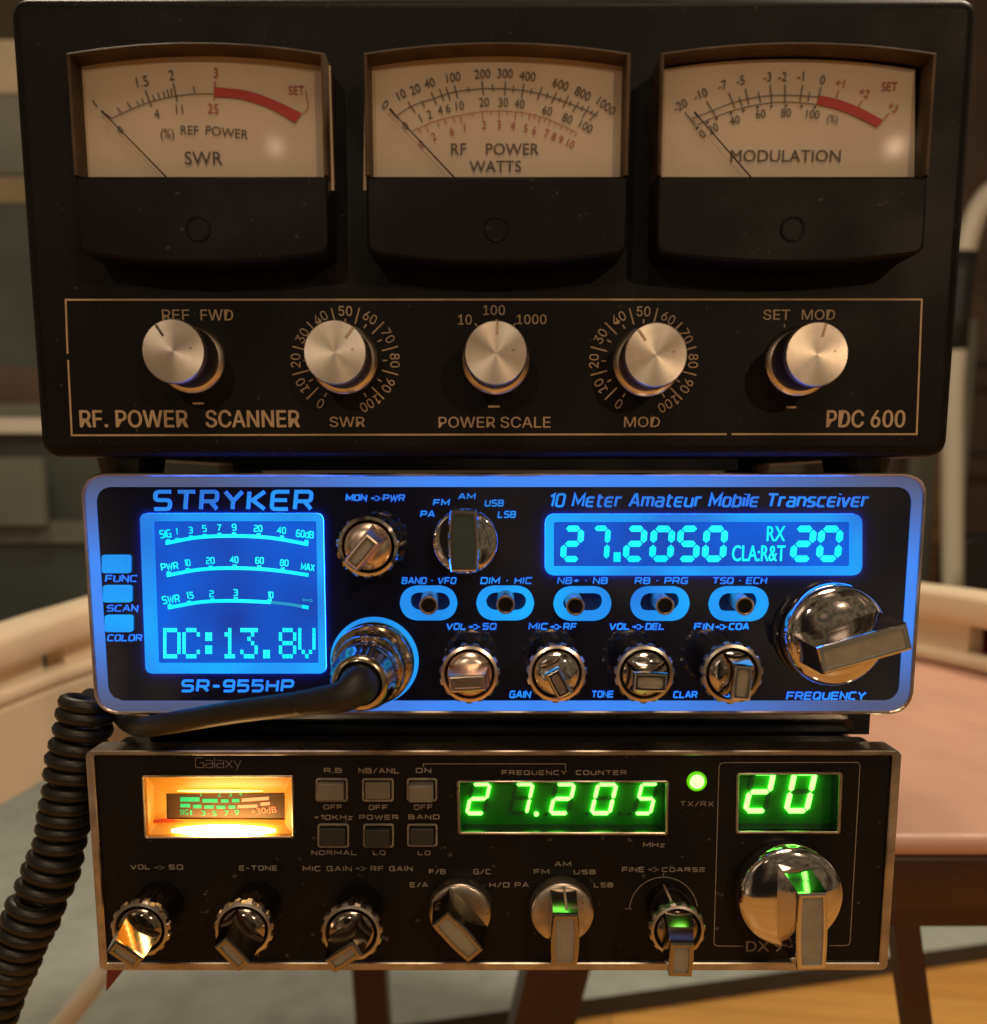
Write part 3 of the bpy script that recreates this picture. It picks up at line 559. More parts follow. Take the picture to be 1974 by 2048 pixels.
for f_, k_ in ((Z1, 2.6986), (Z2, 2.906), (Z3, 2.6986), (Z4, 2.6986), (Z5, 2.1965), (Z6, 2.6986)): f_.k = k_
def lines(b, zf, segs, wpx, mi=0):
    for i, (x0, y0, x1, y1) in enumerate(segs): line(b, [zf(x0, y0), zf(x1, y1)], wpx, DY, mi, lift=.00005 + .000003 * (i % 4))
def curve(b, zf, pts, wpx, mi=0): line(b, [zf(*p) for p in smooth(pts, 6)], wpx, DY, mi, lift=.00004)
def bandpoly(b, zf, outer, inner, mi):
    o_ = smooth(outer, 6); i_ = smooth(inner, 6); A = [P(*zf(*p), DY) for p in o_]; B = [P(*zf(*p), DY) for p in i_]; n = len(A)
    b.add([(x, DY - .00007, z) for x, z in A] + [(x, DY - .00007, z) for x, z in B], [(k, k + 1, n + k + 1, n + k) for k in range(n - 1)], mi)
def draw_swr(b):
    z = Z1
    curve(b, z, [(605, 638), (690, 598), (810, 550), (950, 518), (1050, 507), (1152, 506)], 1.6)
    lines(b, z, [(500, 542, 526, 576), (548, 598, 606, 641), (632, 580, 655, 607), (685, 552, 708, 583), (738, 548, 750, 565), (766, 532, 775, 557), (822, 512, 835, 540), (852, 498, 862, 533), (880, 492, 890, 525), (902, 482, 912, 522), (922, 477, 930, 520), (1045, 466, 1050, 502)], 2.2)
    lines(b, z, [(785, 487, 817, 575), (935, 450, 956, 547)], 2.6); lines(b, z, [(1161, 440, 1155, 540)], 2.4, 1)
    line(b, [z(1650, 490), z(1662, 560), z(1660, 592), z(1634, 615)], 1.4, DY, 1)
    bandpoly(b, z, [(1160, 471), (1330, 490), (1480, 540), (1630, 612)], [(1158, 522), (1300, 535), (1450, 582), (1592, 662)], 2)
    T(b, z, '1.5', (768, 440), 52, -10); T(b, z, '2', (925, 405), 50, -5); T(b, z, '3', (1165, 394), 50, 3, 1); T(b, z, '4', (846, 614), 46, -8); T(b, z, '11', (968, 589), 46, -3); T(b, z, '25', (1150, 587), 50, 4, 1)
    T(b, z, '0', (649, 700), 42, -40); T(b, z, '(%)', (903, 727), 62, 0); T(b, z, 'REF', (1023, 702), 44, 2, xs=1.0); T(b, z, 'POWER', (1225, 714), 46, 6, xs=1.02); T(b, z, 'SWR', (1099, 853), 66, 0, off=0, xs=1.05); T(b, z, 'SET', (1600, 486), 44, 0, 1)
def draw_rf(b):
    z = Z2
    curve(b, z, [(335, 523), (420, 470), (550, 425), (670, 388), (830, 370), (960, 371), (1065, 380), (1165, 400), (1240, 422), (1310, 447), (1400, 482), (1495, 527)], 1.6)
    lines(b, z, [(285, 488, 345, 545), (395, 445, 438, 510), (475, 440, 492, 478), (530, 390, 562, 460), (578, 370, 605, 440), (615, 360, 642, 438), (665, 350, 685, 425), (742, 358, 750, 390), (825, 325, 835, 410), (885, 345, 892, 385), (962, 328, 958, 410), (1010, 353, 1005, 392), (1070, 340, 1055, 425), (1115, 370, 1108, 400), (1175, 360, 1147, 435), (1210, 393, 1198, 428), (1260, 390, 1228, 455), (1285, 420, 1272, 445), (1330, 410, 1295, 480), (1345, 440, 1330, 468), (1388, 447, 1350, 505), (1415, 470, 1400, 495), (1450, 470, 1408, 537), (1470, 495, 1455, 515), (1503, 500, 1450, 555)], 2.0)
    for s, c, d in (('0', (264, 463), 30), ('10', (357, 403), -28), ('20', (437, 373), -22), ('40', (520, 337), -16), ('100', (660, 303), -9), ('200', (828, 283), -3), ('300', (960, 281), 1), ('400', (1090, 297), 4), ('600', (1283, 345), 17), ('800', (1412, 398), 25), ('1000', (1548, 470), 34)): T(b, z, s, c, 50, d)
    for s, c, d in (('0', (380, 585), -40), ('1', (468, 540), -28), ('2', (520, 520), -15), ('4', (582, 495), -12), ('6', (628, 483), -10), ('10', (697, 468), -8), ('20', (838, 448), -3), ('30', (950, 450), 0), ('40', (1043, 458), 4), ('60', (1205, 498), 13), ('80', (1322, 543), 20), ('100', (1430, 590), 26)): T(b, z, s, c, 48, d)
    curve(b, z, [(425, 615), (500, 580), (600, 545), (700, 525), (830, 503), (960, 500), (1080, 512), (1165, 533), (1250, 565), (1375, 625)], 1.3, 1)
    lines(b, z, [(455, 600, 472, 628), (497, 582, 516, 622), (566, 558, 578, 590), (608, 543, 620, 578), (658, 533, 670, 568), (700, 525, 708, 572), (766, 513, 770, 530), (828, 503, 832, 548), (878, 501, 880, 520), (925, 500, 925, 546), (975, 501, 974, 520), (1022, 505, 1018, 550), (1062, 510, 1058, 530), (1104, 518, 1096, 555), (1134, 526, 1126, 545), (1165, 534, 1153, 570), (1195, 545, 1188, 562), (1222, 555, 1210, 585), (1256, 568, 1250, 582), (1290, 584, 1280, 605), (1322, 599, 1315, 612), (1350, 612, 1338, 632), (1378, 626, 1364, 648)], 1.3, 1)
    for s, c, d in (('0', (472, 690), -30), ('2', (545, 647), -22), ('6', (650, 617), -12), ('1', (725, 593), -6), ('2', (838, 580), -2), ('3', (925, 578), 0), ('4', (1005, 583), 3), ('5', (1080, 600), 10), ('6', (1130, 612), 12), ('7', (1200, 630), 16), ('8', (1243, 647), 18), ('9', (1284, 665), 22), ('10', (1340, 690), 26)): T(b, z, s, c, 44, d, 1)
    T(b, z, 'RF', (690, 721), 62, 0, off=0, xs=1); T(b, z, 'POWER', (1003, 721), 62, 0, off=0, xs=1.02); T(b, z, 'WATTS', (903, 820), 60, 0, off=0, xs=1.05)
def draw_mod(b):
    z = Z3
    curve(b, z, [(300, 640), (400, 600), (520, 553), (660, 522), (800, 513), (985, 523)], 1.6); curve(b, z, [(330, 672), (430, 628), (560, 585), (720, 555), (850, 552), (975, 565)], 1.6)
    bandpoly(b, z, [(985, 515), (1080, 535), (1200, 580), (1330, 650)], [(968, 563), (1080, 590), (1190, 632), (1295, 687)], 2)
    lines(b, z, [(258, 605, 318, 680), (375, 545, 425, 625), (495, 498, 530, 583), (550, 520, 570, 575), (585, 478, 605, 565), (655, 497, 668, 553), (720, 455, 728, 553), (800, 455, 800, 550), (895, 458, 880, 548), (933, 495, 923, 548), (993, 470, 982, 520)], 2.0)
    lines(b, z, [(1090, 490, 1075, 530), (1217, 540, 1195, 578), (1363, 610, 1325, 650)], 2.0, 1)
    for s, c, d in (('-20', (235, 568), -28), ('-10', (343, 508), -22), ('-7', (462, 460), -14), ('-5', (560, 433), -8), ('-3', (705, 414), -3), ('-2', (787, 412), 0), ('-1', (885, 411), 2), ('0', (1003, 430), 4)): T(b, z, s, c, 46, d)
    for s, c, d in (('+1', (1098, 448), 8), ('+2', (1228, 500), 20), ('+3', (1383, 578), 32)): T(b, z, s, c, 42, d, 1)
    T(b, z, 'SET', (1365, 466), 44, 0, 1)
    for s, c, d in (('0', (353, 723), -40), ('20', (412, 693), -26), ('40', (528, 648), -12), ('60', (668, 613), -6), ('80', (805, 608), 0), ('100', (950, 616), 5)): T(b, z, s, c, 44, d)
    T(b, z, '(%)', (1055, 646), 50, 6); T(b, z, 'MODULATION', (803, 841), 60, 0, off=0, xs=1.06)
    for p in ((325, 690), (380, 660), (430, 640), (508, 612), (575, 595), (650, 578), (725, 573), (805, 570), (888, 573), (960, 578)):
        x, zz = P(*z(*p), DY); b.add([(u, DY - .00006, v) for u, v in circ(x, zz, .0003, 10)], [tuple(range(10))])
meter(395, [(428, 370), (1758, 355), (1752, 940), (450, 948), (1080, 308)], Z1, draw_swr, [(548, 598), (880, 938)], 2)
meter(990, [(170, 240), (1632, 248), (1617, 868), (186, 878), (900, 185)], Z2, draw_rf, [(290, 488), (640, 860)], 2)
meter(1585, [(150, 382), (1478, 385), (1455, 950), (153, 960), (800, 325)], Z3, draw_mod, [(310, 605), (605, 945)], 0)

# printed lower panel
b = MB(); gl = 3.6
line(b, [Z4(365, 398), Z4(355, 107), Z6(1537, 105), Z6(1509, 832), Z6(510, 832)], gl, YM); line(b, [Z6(484, 832), Z4(388, 838), Z4(368, 432)], gl, YM)
def L4(zf, s, x0, y0, x1, y1, off=.008): tbox(b, s, zf(x0, y0), zf(x1, y1), YM, off)
def N4(s, c, h, deg): trot(b, s, c, h, YM, deg, .006, 0, .92)
SW_FONT[0] = SANS
L4(Z4, 'REF', 875, 160, 1022, 217); L4(Z4, 'FWD', 1083, 160, 1258, 218); L4(Z4, 'RF. POWER', 432, 703, 1012, 795, .026); L4(Z4, 'SCANNER', 1112, 703, 1615, 795, .026)
L4(Z5, 'SWR', 218, 557, 372, 602); L4(Z5, '10', 783, 108, 842, 152); L4(Z5, '100', 893, 67, 988, 110); L4(Z5, '1000', 1040, 108, 1170, 150); L4(Z5, 'POWER SCALE', 697, 557, 1188, 605); L4(Z5, 'MOD', 1512, 557, 1668, 602)
L4(Z6, 'SET', 682, 160, 825, 215); L4(Z6, 'MOD', 890, 160, 1068, 215); L4(Z6, 'PDC 600', 1025, 703, 1445, 795, .026)
for zf, p in ((Z4, (1040, 666, 1100, 666)), (Z5, (915, 512, 965, 512)), (Z6, (805, 687, 860, 687))): line(b, [zf(p[0], p[1]), zf(p[2], p[3])], 4, YM)
lines_ = [((855, 147), (868, 160)), ((1035, 147), (1022, 160)), ((952, 128), (952, 140))]
for a, c in lines_: line(b, [Z5(*a), Z5(*c)], 2.5, YM)
line(b, [Z6(793, 238), Z6(798, 256)], 2.5, YM)
for cx, cy in ((287, 310), (1597, 312)):
    for i in range(11):
        an = math.radians(-150 + 30 * i); c = Z5(cx + 218 * math.sin(an), cy - 218 * math.cos(an)); N4(str(i * 10), c, 42 / 2.1965, -150 + 30 * i)
        line(b, [Z5(cx + 164 * math.sin(an), cy - 164 * math.cos(an)), Z5(cx + 184 * math.sin(an), cy - 184 * math.cos(an))], 2.6, YM)
        if i < 10:
            an += math.radians(15); line(b, [Z5(cx + 166 * math.sin(an), cy - 166 * math.cos(an)), Z5(cx + 240 * math.sin(an), cy - 240 * math.cos(an))], 2.8, YM)
b.build('panel_print', 'gold', pm); SW_FONT[0] = FONT
for px, py, ang, tx, tz in ((384.6, 718, -32, 0, 2), (688.8, 720, 38, .0003, 0), (991.6, 721, 3, 0, 0), (1292.6, 724.8, -37, 0, -.0002), (1595.6, 723.8, 14, .0004, 0)):
    cx, cz = P(px, py, YM); R0 = RR(px, py, YM, 68)
    r1 = R0 * .875
    b = MB(); b.lathe([(R0, 0), (R0, .0009), (R0 * .985, .0014), (r1 * .93, .0019)], cx, cz, YM - .0002, 56, cap=False); kb = b.build('knob', 'aluedge', pm)
    b = MB(); b.lathe([(r1 * .985, .0019), (r1 * .97, .0128)], cx, cz, YM, 160, cap=False, smooth=False, teeth=80, td=.00022, ts=[(r1 * .985, .0019), (r1 * .97, .0128)]); b.build('grip', 'knurl', kb)
    b = MB(); b.lathe([(r1 * .93, .0126), (r1, .0127), (r1, .0142), (r1 * .965, .0148)], cx, cz, YM, 64, cap=False); b.build('cap_edge', 'aluedge', kb)
    # spun face: origin of the mesh sits on its own axis so that the turning marks run round it
    b = MB(); b.lathe([(r1 * .966, 0), (r1 * .5, .00002), (.0002, .00004)], 0, 0, 0, 72); fc = b.build('cap_face', 'alu', kb); fc.location = (cx, YM - .0148, cz)
    b = MB(); a = math.radians(ang); u = (math.sin(a), math.cos(a)); b.strip([(cx + u[0] * r1 * .55, cz + u[1] * r1 * .55), (cx + u[0] * r1 * .95, cz + u[1] * r1 * .95)], .00055, YM - .01493, depth=.0001); b.build('pointer', 'gold' if ang != -32 else 'umber', kb)
b = MB(); a, c = P(440, 914, YM), P(1500, 914, YM); b.box(a[0], c[0], YM + .012, YM + .155, P(990, 950, YS)[1] + .0012, zbot + .0003); b.build('dark_gap_block', 'gloss', pm)  # black block added to keep the gap below the case dark
for px in (200, 1775):
    x, z1 = P(px, 914, YM); zt = P(px, 950, YS)[1]; b = MB(); cy = YM + .022; b.loft([[(x + u, cy + v, z1 + .0004) for u, v in circ(0, 0, .0085, 24)], [(x + u, cy + v, zt - .0003) for u, v in circ(0, 0, .0075, 24)]]); b.build('foot', 'rubber', pm)
    b = MB(); cy = YM + .14; b.loft([[(x + u, cy + v, z1 + .0004) for u, v in circ(0, 0, .0085, 24)], [(x + u, cy + v, zt - .0003) for u, v in circ(0, 0, .0075, 24)]]); b.build('foot', 'rubber', pm)

# ------------------------------------------------------------------ knob builders
def handle(mb, faceb, c, dirpx, lpx, wpx, Yb, Yf, base=1.25, bulge=.0, fmi=0, insetf=.0005, ax=None, dome=None):
    """bar grip rising from the knob body to a flat face; c = centre of the face in the photograph, dirpx = its long direction there"""
    cx, cz = P(*c, Yf); u = nrm(dirpx[0], -dirpx[1]); v = (-u[1], u[0]); hl = RR(*c, Yf, lpx / 2); hw = RR(*c, Yf, wpx / 2)
    bx, bz = ax if ax else P(*c, Yf)
    def outl(k, kw, ox, oz, r=.0008):
        pts = []
        for s_ in range(-4, 5): pts.append((s_ / 4, 1))
        for s_ in range(4, -5, -1): pts.append((s_ / 4, -1))
        q = []
        for a, w_ in pts:
            ww = hw * kw * w_ * (1 - bulge * a * a); ll = hl * k * a * (.97 if abs(a) == 1 else 1); q.append((ox + u[0] * ll + v[0] * ww, oz + u[1] * ll + v[1] * ww))
        return q
    f0 = outl(1, 1, cx, cz); lo = [[(x, Yf, z) for x, z in inset(f0, .0006)], [(x, Yf + .0001, z) for x, z in inset(f0, .0003)], [(x, Yf + .0004, z) for x, z in inset(f0, .00008)], [(x, Yf + .0010, z) for x, z in f0]]
    ob, mbs = outl(base, base * 1.12, bx, bz), outl((1 + base) / 2, (1 + base) / 2 * 1.02, (cx + bx) / 2, (cz + bz) / 2)
    lo += [[(x, (Yf + Yb) / 2, z) for x, z in mbs], [(x, Yb, z) for x, z in ob]]
    mb.loft(lo, 0, cap0=False, cap1=False)
    n = len(f0); i0 = inset(f0, .0006); i1 = inset(f0, .0006 + insetf); i2 = inset(f0, .0007 + insetf)
    mb.add([(x, Yf, z) for x, z in i0] + [(x, Yf, z) for x, z in i1], [(k, (k + 1) % n, n + (k + 1) % n, n + k) for k in range(n)])
    mb.add([(x, Yf, z) for x, z in i1] + [(x, Yf + .0004, z) for x, z in i2], [(k, (k + 1) % n, n + (k + 1) % n, n + k) for k in range(n)])
    mx_, mz_ = sum(p[0] for p in i2) / n, sum(p[1] for p in i2) / n; faceb.add([(x, Yf + .0004, z) for x, z in i2] + [(mx_, Yf + .0004, mz_)], [(k, (k + 1) % n, n) for k in range(n)])
def gearknob(par, Y0, ring, rpx, bar, dirpx, lpx, wpx, mring='chrome', mbar='copper', mface='copper', dr=.0145, db=.0245, mbarrel='mirror', pointer=None, base=1.15):
    """double knob: toothed outer ring in front of its barrel, and an inner knob with a bar grip"""
    Yr_ = Y0 - dr; cx, cz = P(*ring, Yr_); R = RR(*ring, Yr_, rpx)
    b = MB(); t_ = [(R * 1.07, dr - .0022), (R * 1.07, dr - .0006)]
    b.lathe([(R * .94, dr - .0030), (R * .98, dr - .0024)] + t_ + [(R * 1.0, dr), (R * .90, dr + .0002), (R * .86, dr - .0004), (R * .84, dr - .0030)], cx, cz, Y0, 180, cap=False, teeth=15, td=R * .075, ts=t_, smooth=False)
    kb = b.build('knob', mring, par)
    b = MB(); b.lathe([(R * .90, .0002), (R * .935, dr - .0029)], cx, cz, Y0, 72, cap=False); b.build('barrel', mbarrel, kb)
    b = MB(); ax = (cx, cz); b.lathe([(R * .84, dr - .0030), (R * .80, dr - .0028)], cx, cz, Y0, 64, cap=False); b.build('ring_gap', 'hole', kb)
    b = MB(); b.lathe([(R * .80, dr - .0036), (R * .80, dr - .0006), (R * .77, dr + .0001), (R * .5, dr + .0006), (R * .2, dr + .0009), (.0001, dr + .001)], cx, cz, Y0, 64); b.build('inner_dome', mbar, kb)
    b = MB(); f = MB(); handle(b, f, bar, dirpx, lpx, wpx, Y0 - dr, Y0 - db, base, .06, ax=ax); b.build('grip', mbar, kb); f.build('grip_face', mface, kb)
    if pointer:
        a, c = pointer; b = MB(); b.tube([PT(*a, Y0 - .002), PT(*c, Y0 - dr + .002)], .0004, 6); b.build('pointer', 'gold', kb)
    return kb
def barknob(par, Y0, disc, rpx, bar, dirpx, lpx, wpx, dd_=.005, db=.015, mdisc='chrome', mbar='chrome', mface='satin', dome=.002, base=1.15, bulge=.12, pointer=None):
    cx, cz = P(*disc, Y0 - dd_); R = RR(*disc, Y0 - dd_, rpx)
    b = MB(); b.lathe([(R * .97, .0002), (R, .001), (R, dd_ - .0008), (R * .985, dd_ - .0002)] + [(R * math.cos(a) * .985, dd_ + dome * math.sin(a)) for a in (.2, .45, .7, .95, 1.2, 1.4)] + [(.0002, dd_ + dome)], cx, cz, Y0, 80); kb = b.build('knob', mdisc, par)
    b = MB(); f = MB(); handle(b, f, bar, dirpx, lpx, wpx, Y0 - dd_ + .001, Y0 - db, base, bulge, ax=(cx, cz)); b.build('grip', mbar, kb); f.build('grip_face', mface, kb)
    if pointer:
        a, c, ya, yc = pointer; b = MB(); b.tube([PT(*a, Y0 - ya), PT(*c, Y0 - yc)], .00035, 6); b.build('pointer', 'gold', kb)
    return kb

# ------------------------------------------------------------------ blue-lit radio (middle of the stack)
st = thing('blue_lit_radio', 'black radio glowing with blue trim and cyan figures in the middle of the stack', 'radio', (0, .1, P(990, 1427, YS)[1]))
sc_ = [P(166, 946, YS), P(1845, 947, YS), P(1829, 1427, YS), P(190, 1427, YS)]
xa, xb = (sc_[0][0] + sc_[3][0]) / 2, (sc_[1][0] + sc_[2][0]) / 2; zt, zb = sc_[0][1], sc_[2][1]
So = [(xa, zt), (xb, zt), (xb, zb), (xa, zb)]
def ins4(d): return [(xa + d, zt - d), (xb - d, zt - d), (xb - d, zb + d), (xa + d, zb + d)]
b = MB(); b.box(xa + .005, xb - .005, YS + .010, YS + .235, zb + .0006, zt - .0014); ZST = zb; b.build('case', 'gloss', st)
b = MB(); b.ring(rounded(So, .0055), rounded(ins4(.0008), .0048), YS - .0012, YS + .011, bev=.0003); b.build('trim', 'chromeold', st)
o1, o2 = rounded(ins4(.0008), .0048), rounded(ins4(.0033), .0036)
b = MB(); b.ring(o1, o2, YS - .0004, YS + .003, 0); b.build('light_guide', 'guide', st)
SW = [(47, 75, 327, 243, 187, 172, 195, 125), (418, 75, 697, 243, 560, 168, 560, 122), (792, 78, 1070, 245, 898, 176, 885, 137), (1165, 78, 1447, 245, 1332, 173, 1297, 140), (1545, 78, 1828, 247, 1718, 175, 1675, 137)]
def stad(zf, x0, y0, x1, y1, Y, n=10):
    a, c = P(*zf(x0, y0), Y), P(*zf(x1, y1), Y); q = rounded([(a[0], a[1]), (c[0], a[1]), (c[0], c[1]), (a[0], c[1])], abs(a[1] - c[1]) * .499, n); return q
holes = [stad(SD, x0 + 47, y0 + 33, x1 - 36, y1 - 40, YS) for x0, y0, x1, y1, *_ in SW]
s1i = rq([SA(530, 420), SA(1660, 420), SA(1675, 1400), SA(565, 1400)], YS, .0004); s2i = rq(rect(SC, 132, 262, 1502, 468), YS, .0005)
b = MB(); b.sheet(o2, holes + [s1i, s2i], YS); b.build('faceplate', 'acryl', st)
# tall signal screen and frequency screen
def screen(name, fo_, fi_, gl_):
    b = MB(); b.ring(fo_, fi_, YS - .0006, YS + .0018, 0, 1); sfr = b.build(name, ['blue', 'bluedge'], st)
    b = MB(); b.prism(fi_, YS + .0015, YS + .003); b.build('backlight', 'lcd', sfr)
    b = MB(); gl_(b); b.build('figures', ['cyan', 'cyandim'], sfr)
    b = MB(); b.sheet(inset(fi_, .00005), [], YS + .0001); b.build('pane', 'smoke', sfr)
LY = YS + .0014
def lt(b, s, x0, y0, x1, y1, rot=0., mi=0, t=.17): stroketext(b, s, SA(x0, y0), SA(x1, y1), LY, t, 0, mi, rot=math.radians(rot), gap=1.6)
def fig1(b):
    for s, x0, y0, x1, y1, r in (('SIG', 580, 478, 662, 536, -5), ('1', 690, 468, 706, 515, 0), ('3', 778, 458, 810, 506, 0), ('5', 874, 446, 906, 494, 0), ('7', 974, 441, 1006, 489, 0), ('9', 1077, 438, 1110, 486, 0), ('20', 1228, 446, 1288, 494, 0), ('40', 1388, 459, 1450, 507, 3), ('60dB', 1518, 482, 1642, 535, 6),
        ('PWR', 590, 704, 712, 758, -6), ('10', 750, 682, 794, 730, -2), ('20', 900, 666, 960, 714, -2), ('40', 1064, 661, 1124, 709, 0), ('60', 1238, 666, 1298, 714, 2), ('80', 1408, 682, 1468, 730, 4), ('MAX', 1552, 710, 1648, 762, 6),
        ('SWR', 597, 928, 722, 986, -6), ('1.5', 764, 905, 816, 954, -2), ('2', 922, 894, 956, 942, -2), ('3', 1086, 886, 1120, 934, 0), ('10', 1322, 903, 1364, 950, 2)): lt(b, s, x0, y0, x1, y1, r)
    lt(b, '∞', 1562, 945, 1632, 980, 6, 1, .14)
    for arc_, tk in (([(622, 572), (850, 531), (1093, 521), (1350, 535), (1603, 580)], ((640, 555), (705, 545), (797, 528), (893, 518), (993, 510), (1093, 505), (1262, 512), (1422, 528), (1590, 558))), ([(630, 793), (860, 752), (1098, 742), (1350, 755), (1605, 790)], ((645, 775), (775, 752), (933, 735), (1098, 728), (1266, 733), (1428, 748))), ([(638, 1015), (870, 975), (1103, 967), (1345, 977)], ((652, 998), (785, 976), (945, 958), (1105, 950), (1338, 962)))):
        b.strip([P(*SA(*p), LY) for p in smooth(arc_, 6)], 2 * RR(*SA(1000, 900), LY, 3.6), LY - .0001)
        for x, y in tk: X, Zz = P(*SA(x, y), LY); b.strip([(X - .0005, Zz), (X + .0005, Zz)], .0007, LY - .00012)
    b.strip([P(*SA(*p), LY) for p in smooth([(1345, 977), (1480, 992), (1560, 1006)], 5)], 2 * RR(*SA(1000, 900), LY, 3.0), LY - .00009, 1); b.strip([P(*SA(*p), LY) for p in ((1560, 1006), (1605, 1014))], 2 * RR(*SA(1000, 900), LY, 3.6), LY - .00011)
    dots = {'D': ('11110', '10001', '10001', '10001', '10001', '10001', '11110'), 'C': ('01110', '10001', '10000', '10000', '10000', '10001', '01110'), ':': ('00000', '01100', '01100', '00000', '01100', '01100', '00000'), '1': ('00100', '01100', '00100', '00100', '00100', '00100', '01110'), '3': ('11111', '00010', '00100', '00010', '00001', '10001', '01110'),
            '.': ('00000', '00000', '00000', '00000', '00000', '01100', '01100'), '8': ('01110', '10001', '10001', '01110', '10001', '10001', '01110'), 'V': ('10001', '10001', '10001', '10001', '10001', '01010', '00100')}
    for i, chh in enumerate('DC:13.8V'):
        for r in range(7):
            for c in range(5):
                if dots[chh][r][c] == '1':
                    x0, y0 = 606 + 132.4 * i + 24.4 * c, 1154 + 30 * r; a, d_ = P(*SA(x0, y0), LY), P(*SA(x0 + 22.6, y0 + 28), LY); b.prism([(a[0], a[1]), (d_[0], a[1]), (d_[0], d_[1]), (a[0], d_[1])], LY - .0001, LY)
def fig2(b):
    for c, x0, x1 in (('2', 162, 272), ('7', 296, 394), ('2', 452, 562), ('0', 573, 690), ('5', 697, 808), ('0', 817, 932), ('2', 1225, 1338), ('0', 1346, 1461)): seven(b, c, x0, x1, 279, 447, SC, LY, .27, .05, LY - .0001, LY)
    a, c = P(*SC(408, 402), LY), P(*SC(440, 446), LY); b.prism([(a[0], a[1]), (c[0], a[1]), (c[0], c[1]), (a[0], c[1])], LY - .0001, LY)
    tbox(b, 'RX', SC(1115, 282), SC(1198, 350), LY, .02); tbox(b, 'CLA:R&T', SC(955, 370), SC(1198, 443), LY, .02)
screen('signal_screen', rq([SA(450, 365), SA(1707, 365), SA(1728, 1464), SA(490, 1464)], YS, .0016), s1i, fig1)
screen('frequency_screen', rq(rect(SC, 92, 225, 1550, 508), YS, .0022), s2i, fig2)
for x0, y0, x1, y1 in ((195, 650, 388, 775), (203, 858, 395, 975), (215, 1062, 402, 1178)):
    b = MB(); b.prism(rq(rect(SA, x0, y0, x1, y1), YS, .0006), YS - .0014, YS + .001, .0003, 0, 1); bb = b.build('push_button', ['blue', 'bluedge'], st)
# backlit lettering
b = MB()
def sb(zf, s, x0, y0, x1, y1, t=.22, sh=.16, gap=1.7, R=1.15): stroketext(b, s, zf(x0, y0), zf(x1, y1), YS, t * .87 if t > .186 else t, sh, 0, .00022, 1, gap, R, lift=.00024)
sb(SA, 'STRYKεR', 530, 205, 1645, 350, .205, .12, 1.9, 1.15); sb(SA, 'SR-955HP', 725, 1508, 1508, 1595, .185, .16, 1.9)
sb(SA, 'FUNC', 205, 790, 430, 838, .2, .2); sb(SA, 'SCAN', 215, 995, 437, 1042, .2, .2); sb(SA, 'COLOR', 220, 1198, 465, 1245, .17, .2)
sb(SB, 'MON', 160, 230, 332, 283, .25); sb(SB, '>', 355, 236, 446, 286, .13, 0); sb(SB, 'PWR', 450, 230, 630, 285, .25); sb(SB, 'FM', 845, 268, 980, 320, .23); sb(SB, 'AM', 1042, 222, 1182, 270, .2); sb(SB, 'USB', 1250, 272, 1405, 325, .2); sb(SB, 'PA', 745, 358, 865, 410, .23); sb(SB, 'LSB', 1352, 360, 1500, 415, .2)
for s, x0, x1 in (('BAND • VFO', 55, 323), ('DIM • HIC', 437, 692), ('NB+ • NB', 810, 1057), ('RB • PRG', 1185, 1445), ('TSQ • ECH', 1560, 1828)): sb(SD, s, x0, 35, x1, 68, .2)
for a, x0, x1, c, x2, x3 in (('VOL', 270, 372, 'SQ', 445, 520), ('MIC', 670, 768, 'RF', 838, 907), ('VOL', 1060, 1165, 'DEL', 1236, 1333), ('FIN', 1472, 1568, 'COA', 1640, 1742)):
    sb(SD, a, x0, 257, x1, 290, .22); sb(SD, '>', x1 + 6, 260, x2 - 6, 291, .13, 0); sb(SD, c, x2, 257, x3, 290, .22)
sb(SD, 'GAIN', 577, 585, 685, 620, .2); sb(SD, 'TONE', 975, 585, 1085, 618, .2, .08); sb(SD, 'CLAR', 1372, 587, 1490, 620, .2, .08); sb(SC, 'FREQUENCY', 1203, 1045, 1572, 1082, .2)
sb(SC, '10 Meter Amateur Mobile Transceiver', 107, 130, 1590, 195, .155, .2, 1.75)
b.build('lettering', ['bluetext', 'bluetextedge'], st)
# toggle switches in glowing ovals
for (x0, y0, x1, y1, tx, ty, sx_, sy_), hl in zip(SW, holes):
    o_ = stad(SD, x0, y0, x1, y1, YS); b = MB(); b.ring(o_, hl, YS - .0005, YS + .004, 0, 1); tg = b.build('toggle_switch', ['blue', 'blue'], st)
    b = MB(); a, c = P(*SD(x0 + 60, y0 + 30), YS), P(*SD(x1 - 40, y1 - 50), YS); b.prism(inset(hl, -.0003), YS + .0042, YS + .006); b.build('slot', 'bluehole', tg)
    b = MB(); A = PT(*SD(sx_, sy_), YS + .0035); B = PT(*SD(tx, ty), YS - .0075); rr = RR(*SD(tx, ty), YS - .0075, 43 / 2.4218)
    b.tube([A, A.lerp(B, .94), B], rr, 28, rs=[rr * .97, rr, rr * .95], caps=False); b.build('lever', 'chromeold', tg)
    b = MB(); d = (B - A).normalized(); b.tube([B - d * .0006, B - d * .0001], rr * .86, 28); b.build('lever_tip', 'hole', tg)
    b = MB(); b.ring(circ(B.x, B.z, rr * 1.06, 32), circ(B.x, B.z, rr * .82, 32), B.y - .0003, B.y + .0004, bev=.00012); b.build('tip_rim', 'copper', tg)
